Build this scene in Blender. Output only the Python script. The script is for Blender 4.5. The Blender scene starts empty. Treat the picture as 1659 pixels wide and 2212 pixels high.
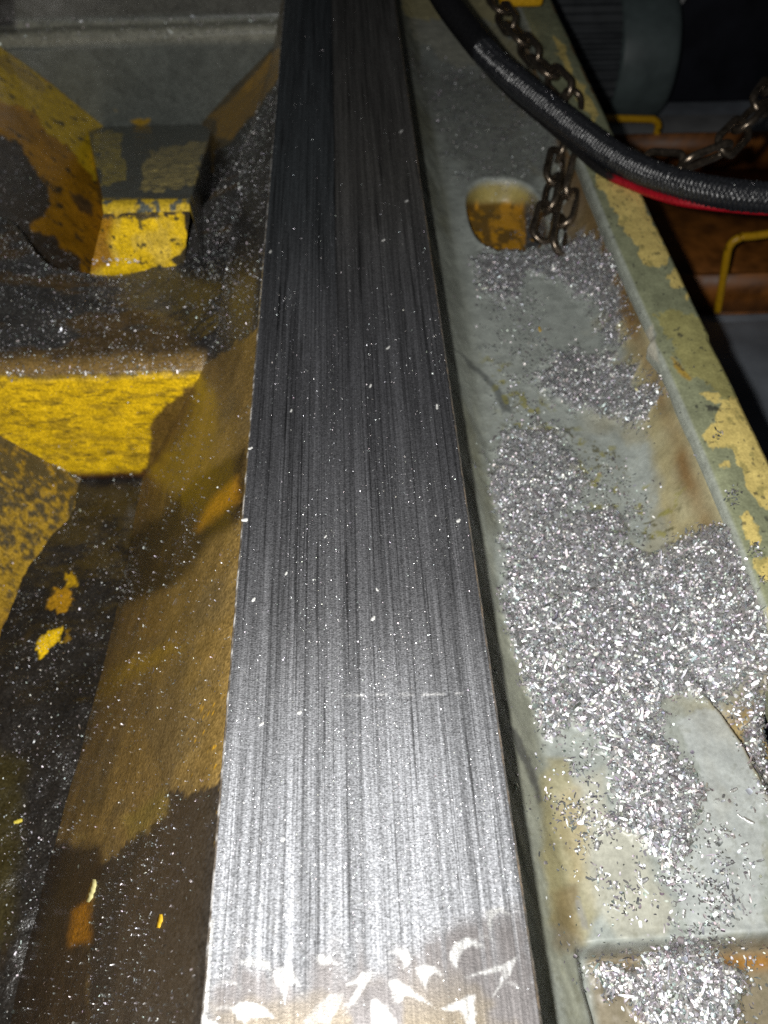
import bpy, math, random
import numpy as np
from mathutils import Matrix, Vector

S = 0.001                      # everything below is written in millimetres
rng = np.random.default_rng(7)
random.seed(7)
sc = bpy.context.scene
C = sc.collection

# ------------------------------------------------------------------ camera
FPX, CX, CY = 1840.0, 829.5, 1106.0
TH, PS = math.radians(49.665), math.radians(2.608)
FWD = np.array([math.sin(PS)*math.cos(TH), math.cos(PS)*math.cos(TH), -math.sin(TH)])
RGT = np.array([math.cos(PS), -math.sin(PS), 0.0])
UPV = np.cross(RGT, FWD)
CAM = np.array([0.915, 0.0, 171.41])
cd = bpy.data.cameras.new('camera')
cam = bpy.data.objects.new('camera', cd); C.objects.link(cam); sc.camera = cam
cam.matrix_world = Matrix(((RGT[0], UPV[0], -FWD[0], CAM[0]*S), (RGT[1], UPV[1], -FWD[1], CAM[1]*S),
                           (RGT[2], UPV[2], -FWD[2], CAM[2]*S), (0, 0, 0, 1)))
cd.sensor_fit = 'VERTICAL'; cd.sensor_height = 36; cd.sensor_width = 27
cd.lens = FPX/2212*36
cd.clip_start = 0.01; cd.clip_end = 20
cd.dof.use_dof = True; cd.dof.focus_distance = 0.205; cd.dof.aperture_fstop = 20

# ------------------------------------------------------------------ light: the phone's own flash beside its lens
w = bpy.data.worlds.new('World'); sc.world = w; w.use_nodes = True
w.node_tree.nodes['Background'].inputs[0].default_value = (0.55, 0.6, 0.7, 1)
w.node_tree.nodes['Background'].inputs[1].default_value = 0.02
ld = bpy.data.lights.new('flash_lamp', 'POINT'); ld.energy = 3.9; ld.color = (1.0, 0.985, 0.95); ld.shadow_soft_size = 0.0028
lo = bpy.data.objects.new('flash_lamp', ld); C.objects.link(lo)
lo.location = Vector((CAM - 17.5*RGT + 5*UPV)*S)
sc.view_settings.view_transform = 'Standard'; sc.view_settings.look = 'None'
sc.view_settings.exposure = 0.0; sc.view_settings.gamma = 1.0
sc.cycles.use_denoising = False
sc.cycles.max_bounces = 6
sc.cycles.sample_clamp_indirect = 3.0

# ------------------------------------------------------------------ helpers: survey
def ray(x, y): return RGT*((x-CX)/FPX) - UPV*((y-CY)/FPX) + FWD
def atZ(x, y, z): d = ray(x, y); return CAM + d*((z-CAM[2])/d[2])
def atY(x, y, Y): d = ray(x, y); return CAM + d*(Y/d[1])
def project(P):
    v = P - CAM
    t = np.maximum(v@FWD, 1.0)
    return CX + FPX*(v@RGT)/t, CY - FPX*(v@UPV)/t

# ------------------------------------------------------------------ helpers: noise and masks
def _h(i, j, seed):
    n = (i.astype(np.int64)*374761393 + j.astype(np.int64)*668265263 + seed*1442695041) & 0xffffffff
    n = ((n ^ (n >> 13))*1274126177) & 0xffffffff
    return ((n ^ (n >> 16)) & 0xffff)/65535.0
def vnoise(x, y, seed=0):
    i = np.floor(x); j = np.floor(y); fx = x-i; fy = y-j
    fx = fx*fx*(3-2*fx); fy = fy*fy*(3-2*fy)
    a = _h(i, j, seed); b = _h(i+1, j, seed); c = _h(i, j+1, seed); d = _h(i+1, j+1, seed)
    return (a*(1-fx)+b*fx)*(1-fy) + (c*(1-fx)+d*fx)*fy
def fbm(x, y, seed=0, octs=4):
    s = 0; a = 1; t = 0
    for k in range(octs):
        s = s + a*vnoise(x*2**k + 17.3*k, y*2**k - 9.1*k, seed+k); t += a; a *= 0.5
    return s/t
def smooth(e0, e1, x):
    t = np.clip((x-e0)/(e1-e0), 0, 1); return t*t*(3-2*t)
def polymask(poly, x, y, warp=6, wf=0.05, soft=2.5, seed=1, diss=0.0):
    """soft inside mask of a patch outline; the outline is ruffled by noise"""
    poly = np.array(poly, float)
    m = np.zeros(x.shape)
    pad = warp*2 + soft*2 + 2
    sel = (x > poly[:, 0].min()-pad) & (x < poly[:, 0].max()+pad) & (y > poly[:, 1].min()-pad) & (y < poly[:, 1].max()+pad)
    if not sel.any(): return m
    xs = x[sel].astype(float); ys = y[sel].astype(float)
    if warp:
        wx = (fbm(xs*wf, ys*wf, seed, 4)-.5)*4*warp; wy = (fbm(xs*wf+50, ys*wf+90, seed+9, 4)-.5)*4*warp
        xs = xs+wx; ys = ys+wy
    d2 = np.full(xs.shape, 1e18); ins = np.zeros(xs.shape, bool)
    n = len(poly)
    for k in range(n):
        ax, ay = poly[k]; bx, by = poly[(k+1) % n]
        ex, ey = bx-ax, by-ay
        t = np.clip(((xs-ax)*ex + (ys-ay)*ey)/max(ex*ex+ey*ey, 1e-9), 0, 1)
        d2 = np.minimum(d2, (xs-ax-t*ex)**2 + (ys-ay-t*ey)**2)
        if ay != by:
            c = ((ay > ys) != (by > ys)) & (xs < (bx-ax)*(ys-ay)/(by-ay) + ax)
            ins ^= c
    d = np.sqrt(d2); d[~ins] *= -1
    k = smooth(-soft, soft, d)
    if diss:
        k = smooth(-soft*1.5, soft*1.5, d)
        k = smooth(.28, .72, k + diss*(fbm(xs*.13, ys*.13, seed+31, 5)-.5)*np.sin(np.pi*np.clip(k, 0, 1))**.5*1.6)
    m[sel] = k
    return m
def z7(*p): return [(a*.4372, 1244+b*.4372) for a, b in p]
def z6(*p): return [(a*.4, 580+b*.4) for a, b in p]
def z1(*p): return [(a*.4, b*.4) for a, b in p]
def zr(*p): return [(1202.8+a*.275, 414.8+b*.275) for a, b in p]
def z4(*p): return [(912.5+a*.45, 580.7+b*.45) for a, b in p]
def z8(*p): return [(415+a*.5, 1410+b*.5) for a, b in p]
def z5(*p): return [(995.4+a*.4372, 1244.3+b*.4372) for a, b in p]

# ------------------------------------------------------------------ helpers: objects
def empty(name, label, cat, loc=(0, 0, 0), group=None):
    o = bpy.data.objects.new(name, None); C.objects.link(o)
    o.empty_display_size = 0.01
    o.location = Vector(loc)*S; o['label'] = label; o['category'] = cat
    if group: o['group'] = group
    return o
def tag(o, label=None, cat=None, group=None, kind=None):
    if label: o['label'] = label
    if cat: o['category'] = cat
    if group: o['group'] = group
    if kind: o['kind'] = kind
    return o
def mesh(name, V, Fc, mat, parent=None, col=None, rough=None, smooth_=True, origin=None):
    V = np.asarray(V, float).reshape(-1, 3)
    if origin is None:
        origin = np.array(parent.location)/S if parent else np.zeros(3)
    V = V - np.asarray(origin, float)
    me = bpy.data.meshes.new(name)
    Fc = np.asarray(Fc, dtype=np.int32)
    k = Fc.shape[1]
    me.vertices.add(len(V)); me.vertices.foreach_set('co', (V*S).astype(np.float32).ravel())
    me.loops.add(Fc.size); me.loops.foreach_set('vertex_index', Fc.ravel())
    me.polygons.add(len(Fc)); me.polygons.foreach_set('loop_start', np.arange(0, Fc.size, k, dtype=np.int32))
    me.polygons.foreach_set('loop_total', np.full(len(Fc), k, dtype=np.int32))
    if smooth_: me.polygons.foreach_set('use_smooth', np.ones(len(Fc), dtype=bool))
    if col is not None:
        a = me.attributes.new('Col', 'FLOAT_COLOR', 'POINT')
        c4 = np.ones((len(V), 4), np.float32); c4[:, :3] = np.clip(np.asarray(col).reshape(-1, 3), 0, 1)
        a.data.foreach_set('color', c4.ravel())
    if rough is not None:
        a = me.attributes.new('Rough', 'FLOAT', 'POINT')
        a.data.foreach_set('value', np.asarray(rough, np.float32).ravel())
    me.materials.append(mat)
    me.update(); me.validate()
    o = bpy.data.objects.new(name, me); C.objects.link(o)
    if parent: o.parent = parent
    else: o.location = Vector(origin)*S
    return o
def gridfaces(n, m, flip=False):
    i = np.arange(n*m).reshape(n, m)
    f = np.stack([i[:-1, :-1], i[1:, :-1], i[1:, 1:], i[:-1, 1:]], -1).reshape(-1, 4)
    return f[:, ::-1] if flip else f
def resample(prof, step):
    prof = np.array(prof, float)
    d = np.r_[0, np.cumsum(np.hypot(*np.diff(prof, axis=0).T))]
    s = np.linspace(0, d[-1], max(2, int(d[-1]/step)+1))
    return np.stack([np.interp(s, d, prof[:, 0]), np.interp(s, d, prof[:, 1])], -1)
def spline(pts, step):
    P = np.array(pts, float); P = np.vstack([2*P[0]-P[1], P, 2*P[-1]-P[-2]])
    out = []
    for i in range(1, len(P)-2):
        n = max(4, int(np.linalg.norm(P[i+1]-P[i])/step))
        t = np.linspace(0, 1, n, endpoint=False)[:, None]
        a, b, c, d = P[i-1], P[i], P[i+1], P[i+2]
        out.append(.5*((2*b)+(-a+c)*t+(2*a-5*b+4*c-d)*t*t+(-a+3*b-3*c+d)*t**3))
    Q = np.vstack(out+[P[-2][None]])
    d = np.r_[0, np.cumsum(np.linalg.norm(np.diff(Q, axis=0), axis=1))]
    s = np.arange(0, d[-1], step)
    return np.stack([np.interp(s, d, Q[:, k]) for k in range(3)], -1), s
def frames(P):
    T = np.gradient(P, axis=0); T /= np.linalg.norm(T, axis=1)[:, None]
    up = np.array([0, 0, 1.0])
    A = np.cross(T, up); A /= np.linalg.norm(A, axis=1)[:, None]
    B = np.cross(A, T)
    return T, A, B
def tube(P, r, nphi=24):
    T, A, B = frames(P)
    ph = np.linspace(0, 2*np.pi, nphi, endpoint=False)
    r = np.broadcast_to(np.asarray(r, float), (len(P), nphi)) if np.ndim(r) != 1 else np.repeat(np.asarray(r)[:, None], nphi, 1)
    V = P[:, None]+r[..., None]*(A[:, None]*np.cos(ph)[None, :, None]+B[:, None]*np.sin(ph)[None, :, None])
    n = len(P); i = np.arange(n*nphi).reshape(n, nphi); j = np.roll(i, -1, axis=1)
    f = np.stack([i[:-1], j[:-1], j[1:], i[1:]], -1).reshape(-1, 4)
    return V.reshape(-1, 3), f
def box(x0, x1, y0, y1, z0, z1):
    V = np.array([(x, y, z) for x in (x0, x1) for y in (y0, y1) for z in (z0, z1)], float)
    F_ = [(0, 1, 3, 2), (4, 6, 7, 5), (0, 4, 5, 1), (2, 3, 7, 6), (0, 2, 6, 4), (1, 5, 7, 3)]
    return V, np.array(F_)
def join(parts):
    V = []; F_ = []; n = 0
    for v, f in parts: V.append(v); F_.append(np.asarray(f)+n); n += len(v)
    return np.vstack(V), np.vstack(F_)
def bevel(o, wd, seg=2):
    b = o.modifiers.new('edge', 'BEVEL'); b.width = wd*S; b.segments = seg; b.limit_method = 'ANGLE'
    return o

# ------------------------------------------------------------------ materials
def nodes(name):
    m = bpy.data.materials.new(name); m.use_nodes = True
    nt = m.node_tree; b = nt.nodes['Principled BSDF']
    return m, nt, b
def N(nt, t, **k):
    n = nt.nodes.new(t)
    for a, v in k.items(): setattr(n, a, v)
    return n
def noise_node(nt, scale, detail=3, vec=None, rough=.55):
    n = N(nt, 'ShaderNodeTexNoise'); n.inputs['Scale'].default_value = scale; n.inputs['Detail'].default_value = detail
    n.inputs['Roughness'].default_value = rough
    if vec is not None: nt.links.new(vec, n.inputs['Vector'])
    return n
def maprange(nt, src, a, b, c, d):
    n = N(nt, 'ShaderNodeMapRange'); nt.links.new(src, n.inputs[0])
    for i, v in enumerate((a, b, c, d)): n.inputs[i+1].default_value = v
    return n.outputs[0]
def mathn(nt, op, a, b):
    n = N(nt, 'ShaderNodeMath', operation=op)
    for i, v in enumerate((a, b)):
        if isinstance(v, (int, float)): n.inputs[i].default_value = v
        else: nt.links.new(v, n.inputs[i])
    return n.outputs[0]
def scalecol(nt, col, fac):
    n = N(nt, 'ShaderNodeVectorMath', operation='SCALE'); nt.links.new(col, n.inputs[0]); nt.links.new(fac, n.inputs['Scale'])
    return n.outputs[0]
def painted(name, scale=1400, var=(.72, 1.22), bump=.25, bscale=1800, spec=.5, coat=0.0):
    m, nt, b = nodes(name)
    tc = N(nt, 'ShaderNodeTexCoord').outputs['Object']
    a = N(nt, 'ShaderNodeAttribute', attribute_name='Col'); r = N(nt, 'ShaderNodeAttribute', attribute_name='Rough')
    n1 = noise_node(nt, scale, 4, tc); n2 = noise_node(nt, scale*.16, 4, tc)
    f = mathn(nt, 'MULTIPLY', maprange(nt, n1.outputs['Fac'], .3, .7, *var), maprange(nt, n2.outputs['Fac'], .3, .7, .8, 1.18))
    nt.links.new(scalecol(nt, a.outputs['Color'], f), b.inputs['Base Color'])
    n3 = noise_node(nt, bscale, 3, tc)
    nt.links.new(mathn(nt, 'MULTIPLY', r.outputs['Fac'], maprange(nt, n1.outputs['Fac'], .3, .7, .8, 1.25)), b.inputs['Roughness'])
    bp = N(nt, 'ShaderNodeBump'); bp.inputs['Strength'].default_value = bump; bp.inputs['Distance'].default_value = .0004
    nt.links.new(mathn(nt, 'ADD', n3.outputs['Fac'], mathn(nt, 'MULTIPLY', n2.outputs['Fac'], 1.5)), bp.inputs['Height'])
    nt.links.new(bp.outputs['Normal'], b.inputs['Normal'])
    b.inputs['Specular IOR Level'].default_value = spec
    b.inputs['Coat Weight'].default_value = coat; b.inputs['Coat Roughness'].default_value = .2
    return m
def plain(name, col, rough=.5, metal=0.0, var=.25, scale=300, bump=.15, spec=.5):
    m, nt, b = nodes(name)
    tc = N(nt, 'ShaderNodeTexCoord').outputs['Object']
    n1 = noise_node(nt, scale, 5, tc)
    c = N(nt, 'ShaderNodeRGB'); c.outputs[0].default_value = (*col, 1)
    nt.links.new(scalecol(nt, c.outputs[0], maprange(nt, n1.outputs['Fac'], .3, .7, 1-var, 1+var)), b.inputs['Base Color'])
    nt.links.new(maprange(nt, n1.outputs['Fac'], .3, .7, max(.05, rough*.8), min(1, rough*1.2)), b.inputs['Roughness'])
    b.inputs['Metallic'].default_value = metal; b.inputs['Specular IOR Level'].default_value = spec
    bp = N(nt, 'ShaderNodeBump'); bp.inputs['Strength'].default_value = bump; bp.inputs['Distance'].default_value = .0005
    nt.links.new(n1.outputs['Fac'], bp.inputs['Height']); nt.links.new(bp.outputs['Normal'], b.inputs['Normal'])
    return m
def chip_mat(name, rough=.3, metal=1.0):
    m, nt, b = nodes(name)
    a = N(nt, 'ShaderNodeAttribute', attribute_name='Col')
    nt.links.new(a.outputs['Color'], b.inputs['Base Color'])
    b.inputs['Roughness'].default_value = rough; b.inputs['Metallic'].default_value = metal
    return m
def way_mat():
    m, nt, b = nodes('brushed_steel')
    tc = N(nt, 'ShaderNodeTexCoord').outputs['Object']
    a = N(nt, 'ShaderNodeAttribute', attribute_name='Col'); r = N(nt, 'ShaderNodeAttribute', attribute_name='Rough')
    def stretched(sx, sy):
        mp = N(nt, 'ShaderNodeMapping'); mp.inputs['Scale'].default_value = (sx, sy, 100); nt.links.new(tc, mp.inputs['Vector'])
        return mp.outputs['Vector']
    s1 = noise_node(nt, 1.0, 3, stretched(900, 14)); s2 = noise_node(nt, 1.0, 2, stretched(2600, 30)); s3 = noise_node(nt, 1, 2, stretched(260, 9))
    g = noise_node(nt, 1.0, 2, stretched(2200, 5200))
    s4 = noise_node(nt, 1.0, 2, stretched(1700, 5)); s5 = noise_node(nt, 1.0, 1, stretched(1100, 22))
    scr = mathn(nt, 'MULTIPLY', maprange(nt, s4.outputs['Fac'], .33, .42, .5, 1.0), maprange(nt, s5.outputs['Fac'], .28, .36, .5, 1.0))
    f1 = maprange(nt, s1.outputs['Fac'], .33, .66, .68, 1.18); f2 = maprange(nt, s2.outputs['Fac'], .33, .66, .72, 1.18)
    f3 = maprange(nt, s3.outputs['Fac'], .3, .7, .85, 1.13); f4 = maprange(nt, g.outputs['Fac'], .3, .72, .35, 1.75)
    f = mathn(nt, 'MULTIPLY', scr, mathn(nt, 'MULTIPLY', mathn(nt, 'MULTIPLY', f1, f2), mathn(nt, 'MULTIPLY', f3, f4)))
    # streaks fade out where the surface is scraped (Rough attribute below .45)
    k = maprange(nt, r.outputs['Fac'], .48, .58, 0.4, 1.0)
    mx = N(nt, 'ShaderNodeMix'); mx.data_type = 'FLOAT'
    nt.links.new(k, mx.inputs[0]); mx.inputs[2].default_value = 1.0; nt.links.new(f, mx.inputs[3])
    nt.links.new(scalecol(nt, a.outputs['Color'], mx.outputs[0]), b.inputs['Base Color'])
    nt.links.new(r.outputs['Fac'], b.inputs['Roughness'])
    b.inputs['Metallic'].default_value = .85
    bp = N(nt, 'ShaderNodeBump'); bp.inputs['Distance'].default_value = .00016
    nt.links.new(maprange(nt, k, 0, 1, .1, .55), bp.inputs['Strength'])
    h = mathn(nt, 'ADD', mathn(nt, 'MULTIPLY', s2.outputs['Fac'], .9), mathn(nt, 'MULTIPLY', g.outputs['Fac'], .9))
    nt.links.new(h, bp.inputs['Height']); nt.links.new(bp.outputs['Normal'], b.inputs['Normal'])
    return m
M_way = way_mat()
M_cast = painted('oily_cast_paint', scale=1100, bump=.6, bscale=1300, var=(.55, 1.4), coat=.45)
M_gray = painted('old_gray_paint', scale=900, var=(.88, 1.1), bump=.08, bscale=700)
M_rim = painted('chipped_rim_paint', scale=1300, var=(.8, 1.15), bump=.15, bscale=900)
M_chip = chip_mat('steel_swarf', .56)
M_dust = chip_mat('steel_dust', .38)
M_flake = chip_mat('paint_flake', .5, 0.0)
M_rubber = plain('black_rubber', (.006, .006, .007), .5, 0, .3, 900, .2)
M_braid = plain('black_braid', (.016, .017, .02), .34, 0.0, .5, 1500, .2, .8)
M_red = painted('red_insulation', scale=900, bump=.1)
M_chain = plain('oily_chain_steel', (.20, .16, .12), .3, .9, .5, 500, .25)
M_wire = plain('yellow_wire', (.6, .33, .008), .4, 0, .2, 500)
M_tray = plain('brown_tray', (.22, .075, .010), .5, 0, .6, 60)
M_dark = plain('dark_cabinet', (.006, .007, .013), .6, 0, .4, 30)
M_dark2 = plain('motor_paint', (.035, .04, .045), .5, 0, .3, 60)
M_post = plain('gray_post', (.10, .13, .13), .5, 0, .2, 60)
M_slab = plain('gray_sheet', (.32, .32, .32), .6, 0, .2, 40)
M_floor = plain('shop_floor', (.20, .22, .25), .6, 0, .3, 30)

GRAY = np.array((.325, .352, .325)); YEL = np.array((.90, .58, .008)); ORG = np.array((.50, .24, .012)); BRN = np.array((.22, .142, .042))
DRK = np.array((.022, .019, .016)); BEIGE = np.array((.42, .37, .20))
def mixc(c, k, col):
    k = k[..., None]; return c*(1-k) + np.asarray(col)*k

# ------------------------------------------------------------------ scatter of metal chips on a surface grid
class Surf:
    """a grid of surface points that chips can be strewn on"""
    def __init__(s, P): s.P = P
    def sample(s, dens, n):
        P = s.P
        a = P[1:, :-1]-P[:-1, :-1]; b = P[:-1, 1:]-P[:-1, :-1]
        nr = np.cross(a, b); ar = np.linalg.norm(nr, axis=-1)
        qx, qy = project(P); dens = dens*((qx > -60)&(qx < 1720)&(qy > -60)&(qy < 2270))
        d = .25*(dens[1:, 1:]+dens[:-1, :-1]+dens[1:, :-1]+dens[:-1, 1:])
        wt = (ar*d).ravel(); tot = wt.sum()
        if tot <= 0: return np.zeros((0, 3)), np.zeros((0, 3))
        idx = rng.choice(len(wt), n, p=wt/tot)
        i, j = np.unravel_index(idx, ar.shape); u = rng.random(n)[:, None]; v = rng.random(n)[:, None]
        pt = P[i, j]*(1-u)*(1-v)+P[i+1, j]*u*(1-v)+P[i, j+1]*(1-u)*v+P[i+1, j+1]*u*v
        nn = nr[i, j]/np.maximum(ar[i, j], 1e-12)[:, None]
        return pt, nn
def flakes(pt, nn, L, W, tilt, lift=.25, fold=.7, tone=(.45, .8), warm=.0):
    """curled metal shavings: each is a bent strip of two quads"""
    n = len(pt)
    nn = nn*np.sign(nn[:, 2:3]+1e-9)
    q = nn + rng.normal(0, tilt, (n, 3)); q /= np.linalg.norm(q, axis=1)[:, None]
    t = rng.normal(0, 1, (n, 3)); t -= q*(t*q).sum(1)[:, None]; t /= np.linalg.norm(t, axis=1)[:, None]
    b = np.cross(q, t)
    L = (np.exp(rng.normal(0, .35, n))*L)[:, None]; W = (np.exp(rng.normal(0, .3, n))*W)[:, None]
    fo = rng.normal(0, fold, n)[:, None]
    c = pt + nn*(L*lift*rng.random((n, 1)) + .05)
    e0 = -t*L*.5*np.cos(fo*.5)+q*L*.3*np.sin(fo); e1 = t*L*.5*np.cos(fo*.5)+q*L*.3*np.sin(fo)
    tw = b*W*.5; k0 = rng.uniform(.4, 1, (n, 1)); k1 = rng.uniform(.3, 1, (n, 1))
    V = np.stack([c+e0-tw*k0, c+e0+tw*k0, c-tw, c+tw, c+e1-tw*k1, c+e1+tw*k1], 1).reshape(-1, 3)
    o = np.arange(n)[:, None]*6
    Fc = np.concatenate([o+np.array([[0, 2, 3, 1]]), o+np.array([[2, 4, 5, 3]])], 0)
    tn = rng.uniform(*tone, n)[:, None]*np.ones((n, 3))
    tn = tn*(1+rng.normal(0, .05, (n, 3))) * (np.array([1.0, 1.0, 1.02])*(1-warm)+np.array([1.1, .9, .6])*warm)
    return V, Fc, np.repeat(tn, 6, axis=0)
def cat(*fl):
    V = []; F_ = []; K = []; n = 0
    for v, f, k in fl: V.append(v); F_.append(f+n); K.append(k); n += len(v)
    return np.vstack(V), np.vstack(F_), np.vstack(K)

# ================================================================== THE STEEL WAY
way = empty('machine_way', 'long brushed steel way running down the middle, bright near end with scraped crescents', 'machine way', (0, 200, -6))
ys = np.r_[np.arange(-30, 60, .3), np.arange(60, 140, .5), np.arange(140, 700, 1.2)]
xs = np.linspace(-29.4, 29.4, 200)
Xg, Yg = np.meshgrid(xs, ys, indexing='ij')
P = np.stack([Xg, Yg, np.zeros_like(Xg)], -1)
px, py = project(P)
base = np.array((.222, .224, .234))*np.ones(Xg.shape+(3,))
base = base*(.66+.68*fbm(Xg*.22, Yg*.025, 3, 4))[..., None]
rough = np.full(Xg.shape, .59)
# far length: two tones either side of a worn seam
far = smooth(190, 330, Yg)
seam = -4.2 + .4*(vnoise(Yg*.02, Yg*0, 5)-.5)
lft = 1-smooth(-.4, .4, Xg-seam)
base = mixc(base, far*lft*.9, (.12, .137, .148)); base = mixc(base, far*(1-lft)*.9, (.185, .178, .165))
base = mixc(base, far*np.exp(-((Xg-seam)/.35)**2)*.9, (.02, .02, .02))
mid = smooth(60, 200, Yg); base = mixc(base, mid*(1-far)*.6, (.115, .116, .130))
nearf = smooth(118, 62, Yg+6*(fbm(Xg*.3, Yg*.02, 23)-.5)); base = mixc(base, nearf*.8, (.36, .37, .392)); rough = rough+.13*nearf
# near end: dull scraped plate below a ragged line, with bright crescents
dull = polymask(z8((40, 1640), (75, 1440), (150, 1390), (200, 1260), (230, 1170), (225, 1340), (330, 1380), (350, 1350), (440, 1380), (470, 1470), (520, 1320), (600, 1290),
                (620, 1220), (680, 1380), (720, 1250), (790, 1390), (835, 1380), (850, 1260), (950, 1290), (1000, 1230), (1090, 1205), (1170, 1150), (1270, 1120), (1430, 1080),
                (1560, 1700), (1560, 2400), (0, 2400)), px, py, warp=6, wf=.06, soft=26, seed=21)
dull = dull*(1-.45*smooth(.5, .75, vnoise(Xg*1.1, Yg*.05, 22))*smooth(30, 45, Yg))
plate = np.array((.115, .108, .108))*(.8+.4*fbm(Xg*.12, Yg*.12, 8))[..., None]
plate = mixc(plate, smooth(.5, .68, fbm(Xg*.1+3, Yg*.1, 33))*.6*(1-smooth(24, 40, Yg)), (.14, .11, .06))
dull = dull*(.35+.65*smooth(52, 41, Yg))
base = base*(1-dull[..., None]) + plate*dull[..., None]
rough = rough*(1-dull) + .47*dull
CRES = [((175, 1540), (200, 1510), (250, 1505), (310, 1530), (355, 1580), (300, 1570), (260, 1580), (225, 1600), (195, 1580)),
        ((345, 1380), (390, 1350), (430, 1360), (445, 1390), (470, 1460), (450, 1440), (420, 1430), (400, 1510), (375, 1440)),
        ((690, 1420), (740, 1380), (785, 1375), (770, 1410), (720, 1480), (655, 1570), (690, 1490), (720, 1430), (660, 1440)),
        ((530, 1310), (555, 1300), (600, 1315), (655, 1365), (600, 1335), (575, 1350), (545, 1345)),
        ((850, 1290), (890, 1275), (930, 1285), (950, 1310), (940, 1350), (905, 1370), (910, 1330), (880, 1305)),
        ((965, 1365), (1010, 1345), (1050, 1360), (1085, 1395), (1045, 1385), (1020, 1400), (1010, 1450), (985, 1410)),
        ((1110, 1310), (1130, 1255), (1180, 1230), (1230, 1245), (1270, 1275), (1215, 1265), (1175, 1280), (1150, 1320), (1145, 1365), (1125, 1350)),
        ((1175, 1405), (1290, 1365), (1405, 1318), (1380, 1380), (1295, 1490), (1330, 1420), (1340, 1375), (1290, 1385)),
        ((850, 1420), (880, 1410), (930, 1440), (1035, 1520), (960, 1490), (920, 1480), (885, 1520), (865, 1470)),
        ((775, 1500), (800, 1495), (830, 1530), (895, 1603), (830, 1660), (780, 1620)),
        ((1070, 1540), (1160, 1500), (1220, 1475), (1225, 1603), (1190, 1640), (1170, 1550)),
        ((470, 1603), (540, 1520), (600, 1475), (655, 1470), (640, 1530), (590, 1603)),
        ((1265, 1120), (1330, 1095), (1400, 1145), (1335, 1120), (1295, 1150), (1290, 1230)),
        ((20, 1590), (60, 1580), (120, 1610), (100, 1680), (30, 1690)),
        ((200, 1330), (250, 1310), (330, 1330), (350, 1380), (300, 1360), (220, 1350)),
        ((420, 1760), (470, 1720), (530, 1730), (590, 1790), (520, 1770), (460, 1800)), ((760, 1800), (830, 1730), (870, 1800), (820, 1850)), ((1150, 1800), (1230, 1720), (1290, 1790), (1220, 1780))]
for k, c in enumerate(CRES):
    m = polymask(z8(*c), px, py, warp=2.2, wf=.10, soft=2.8, seed=40+k)
    m = m*(.3+1.0*fbm(Xg*3.2, Yg*.7+Xg*.3, 60+k, 3))*1.15; m = np.clip(m, 0, 1)**1.4
    if k == 11: m = m*.4
    base = mixc(base, m, (.33, .33, .326)); rough = rough*(1-m)+.5*m
for k in range(26):     # faint older scrapes between the bright ones
    cx0, cy0 = random.uniform(450, 1130), random.uniform(1960, 2230); a0_ = random.uniform(-.6, 1.0); R_ = random.uniform(14, 34)
    dx, dy = px-cx0, (py-cy0)*1.15; rr0 = np.hypot(dx, dy); an = np.arctan2(-dy, dx)
    m = np.exp(-((rr0-R_)/(2.2+1.5*vnoise(Xg*2, Yg*2, 300+k)))**2)*smooth(1.15, .4, np.abs(an-(a0_+.9)))*random.uniform(.25, .6)
    base = mixc(base, m, (.34, .34, .335))
# pale lip down the near left edge, thin cross scratch, dashed line
lip = polymask([(425, 2230), (440, 2000), (462, 1985), (452, 2110), (445, 2230)], px, py, 1, .1, 3, 3); base = mixc(base, lip, (.5, .5, .49))
dash = np.exp(-((py-1500-(px-900)*-.012)/2.2)**2)*smooth(.45, .6, vnoise(Xg*.55, Yg*0, 77))*(.45+.55*smooth(690, 760, px)); base = mixc(base, dash*.75, (.7, .7, .7))
dash = np.exp(-((py-1945-(px-500)*-.012)/2.0)**2)*smooth(.4, .6, vnoise(Xg*.3, Yg*0, 79)); base = mixc(base, dash*.45, (.3, .3, .31))
zt = -.05*np.exp(-((Xg-seam)/.3)**2)
P[..., 2] = zt
bright = smooth(1050, 2000, py)
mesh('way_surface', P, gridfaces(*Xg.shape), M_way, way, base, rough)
SW = Surf(P)
# chamfered sides and underside
prof_l = [(-29.4, 0), (-30, -.7), (-30, -9), (-25, -12), (-25, -80)]
prof_r = [(25, -80), (25, -12), (30, -9), (30, -.8), (29.4, 0)]
for nm, pr in (('left_side', prof_l), ('right_side', prof_r)):
    pr = resample(pr, .25 if False else .5); yy = np.arange(-30, 700, 1.0)
    jit = (fbm(yy*.25, yy*0, 11)-.5)*.3
    PP = np.stack([np.repeat(pr[:, :1], len(yy), 1)+jit[None]*(pr[:, 1:] > -3), np.repeat(yy[None], len(pr), 0), np.repeat(pr[:, 1:], len(yy), 1)], -1)
    cc = np.array((.16, .14, .12))*np.ones(PP.shape[:2]+(3,))
    k = smooth(.42, .62, fbm(yy*.5, yy*0+3, 14))[None]*np.ones(PP.shape[:2])
    cc = mixc(cc, k*.8, (.34, .25, .17)) if nm == 'right_side' else mixc(cc, k*.9, (.7, .7, .7))
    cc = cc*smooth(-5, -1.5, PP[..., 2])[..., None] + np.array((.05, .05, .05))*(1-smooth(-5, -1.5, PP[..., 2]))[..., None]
    mesh('way_edge', PP, gridfaces(*PP.shape[:2], flip=False), M_cast, way, cc, np.full(cc.shape[:2], .45))

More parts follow.
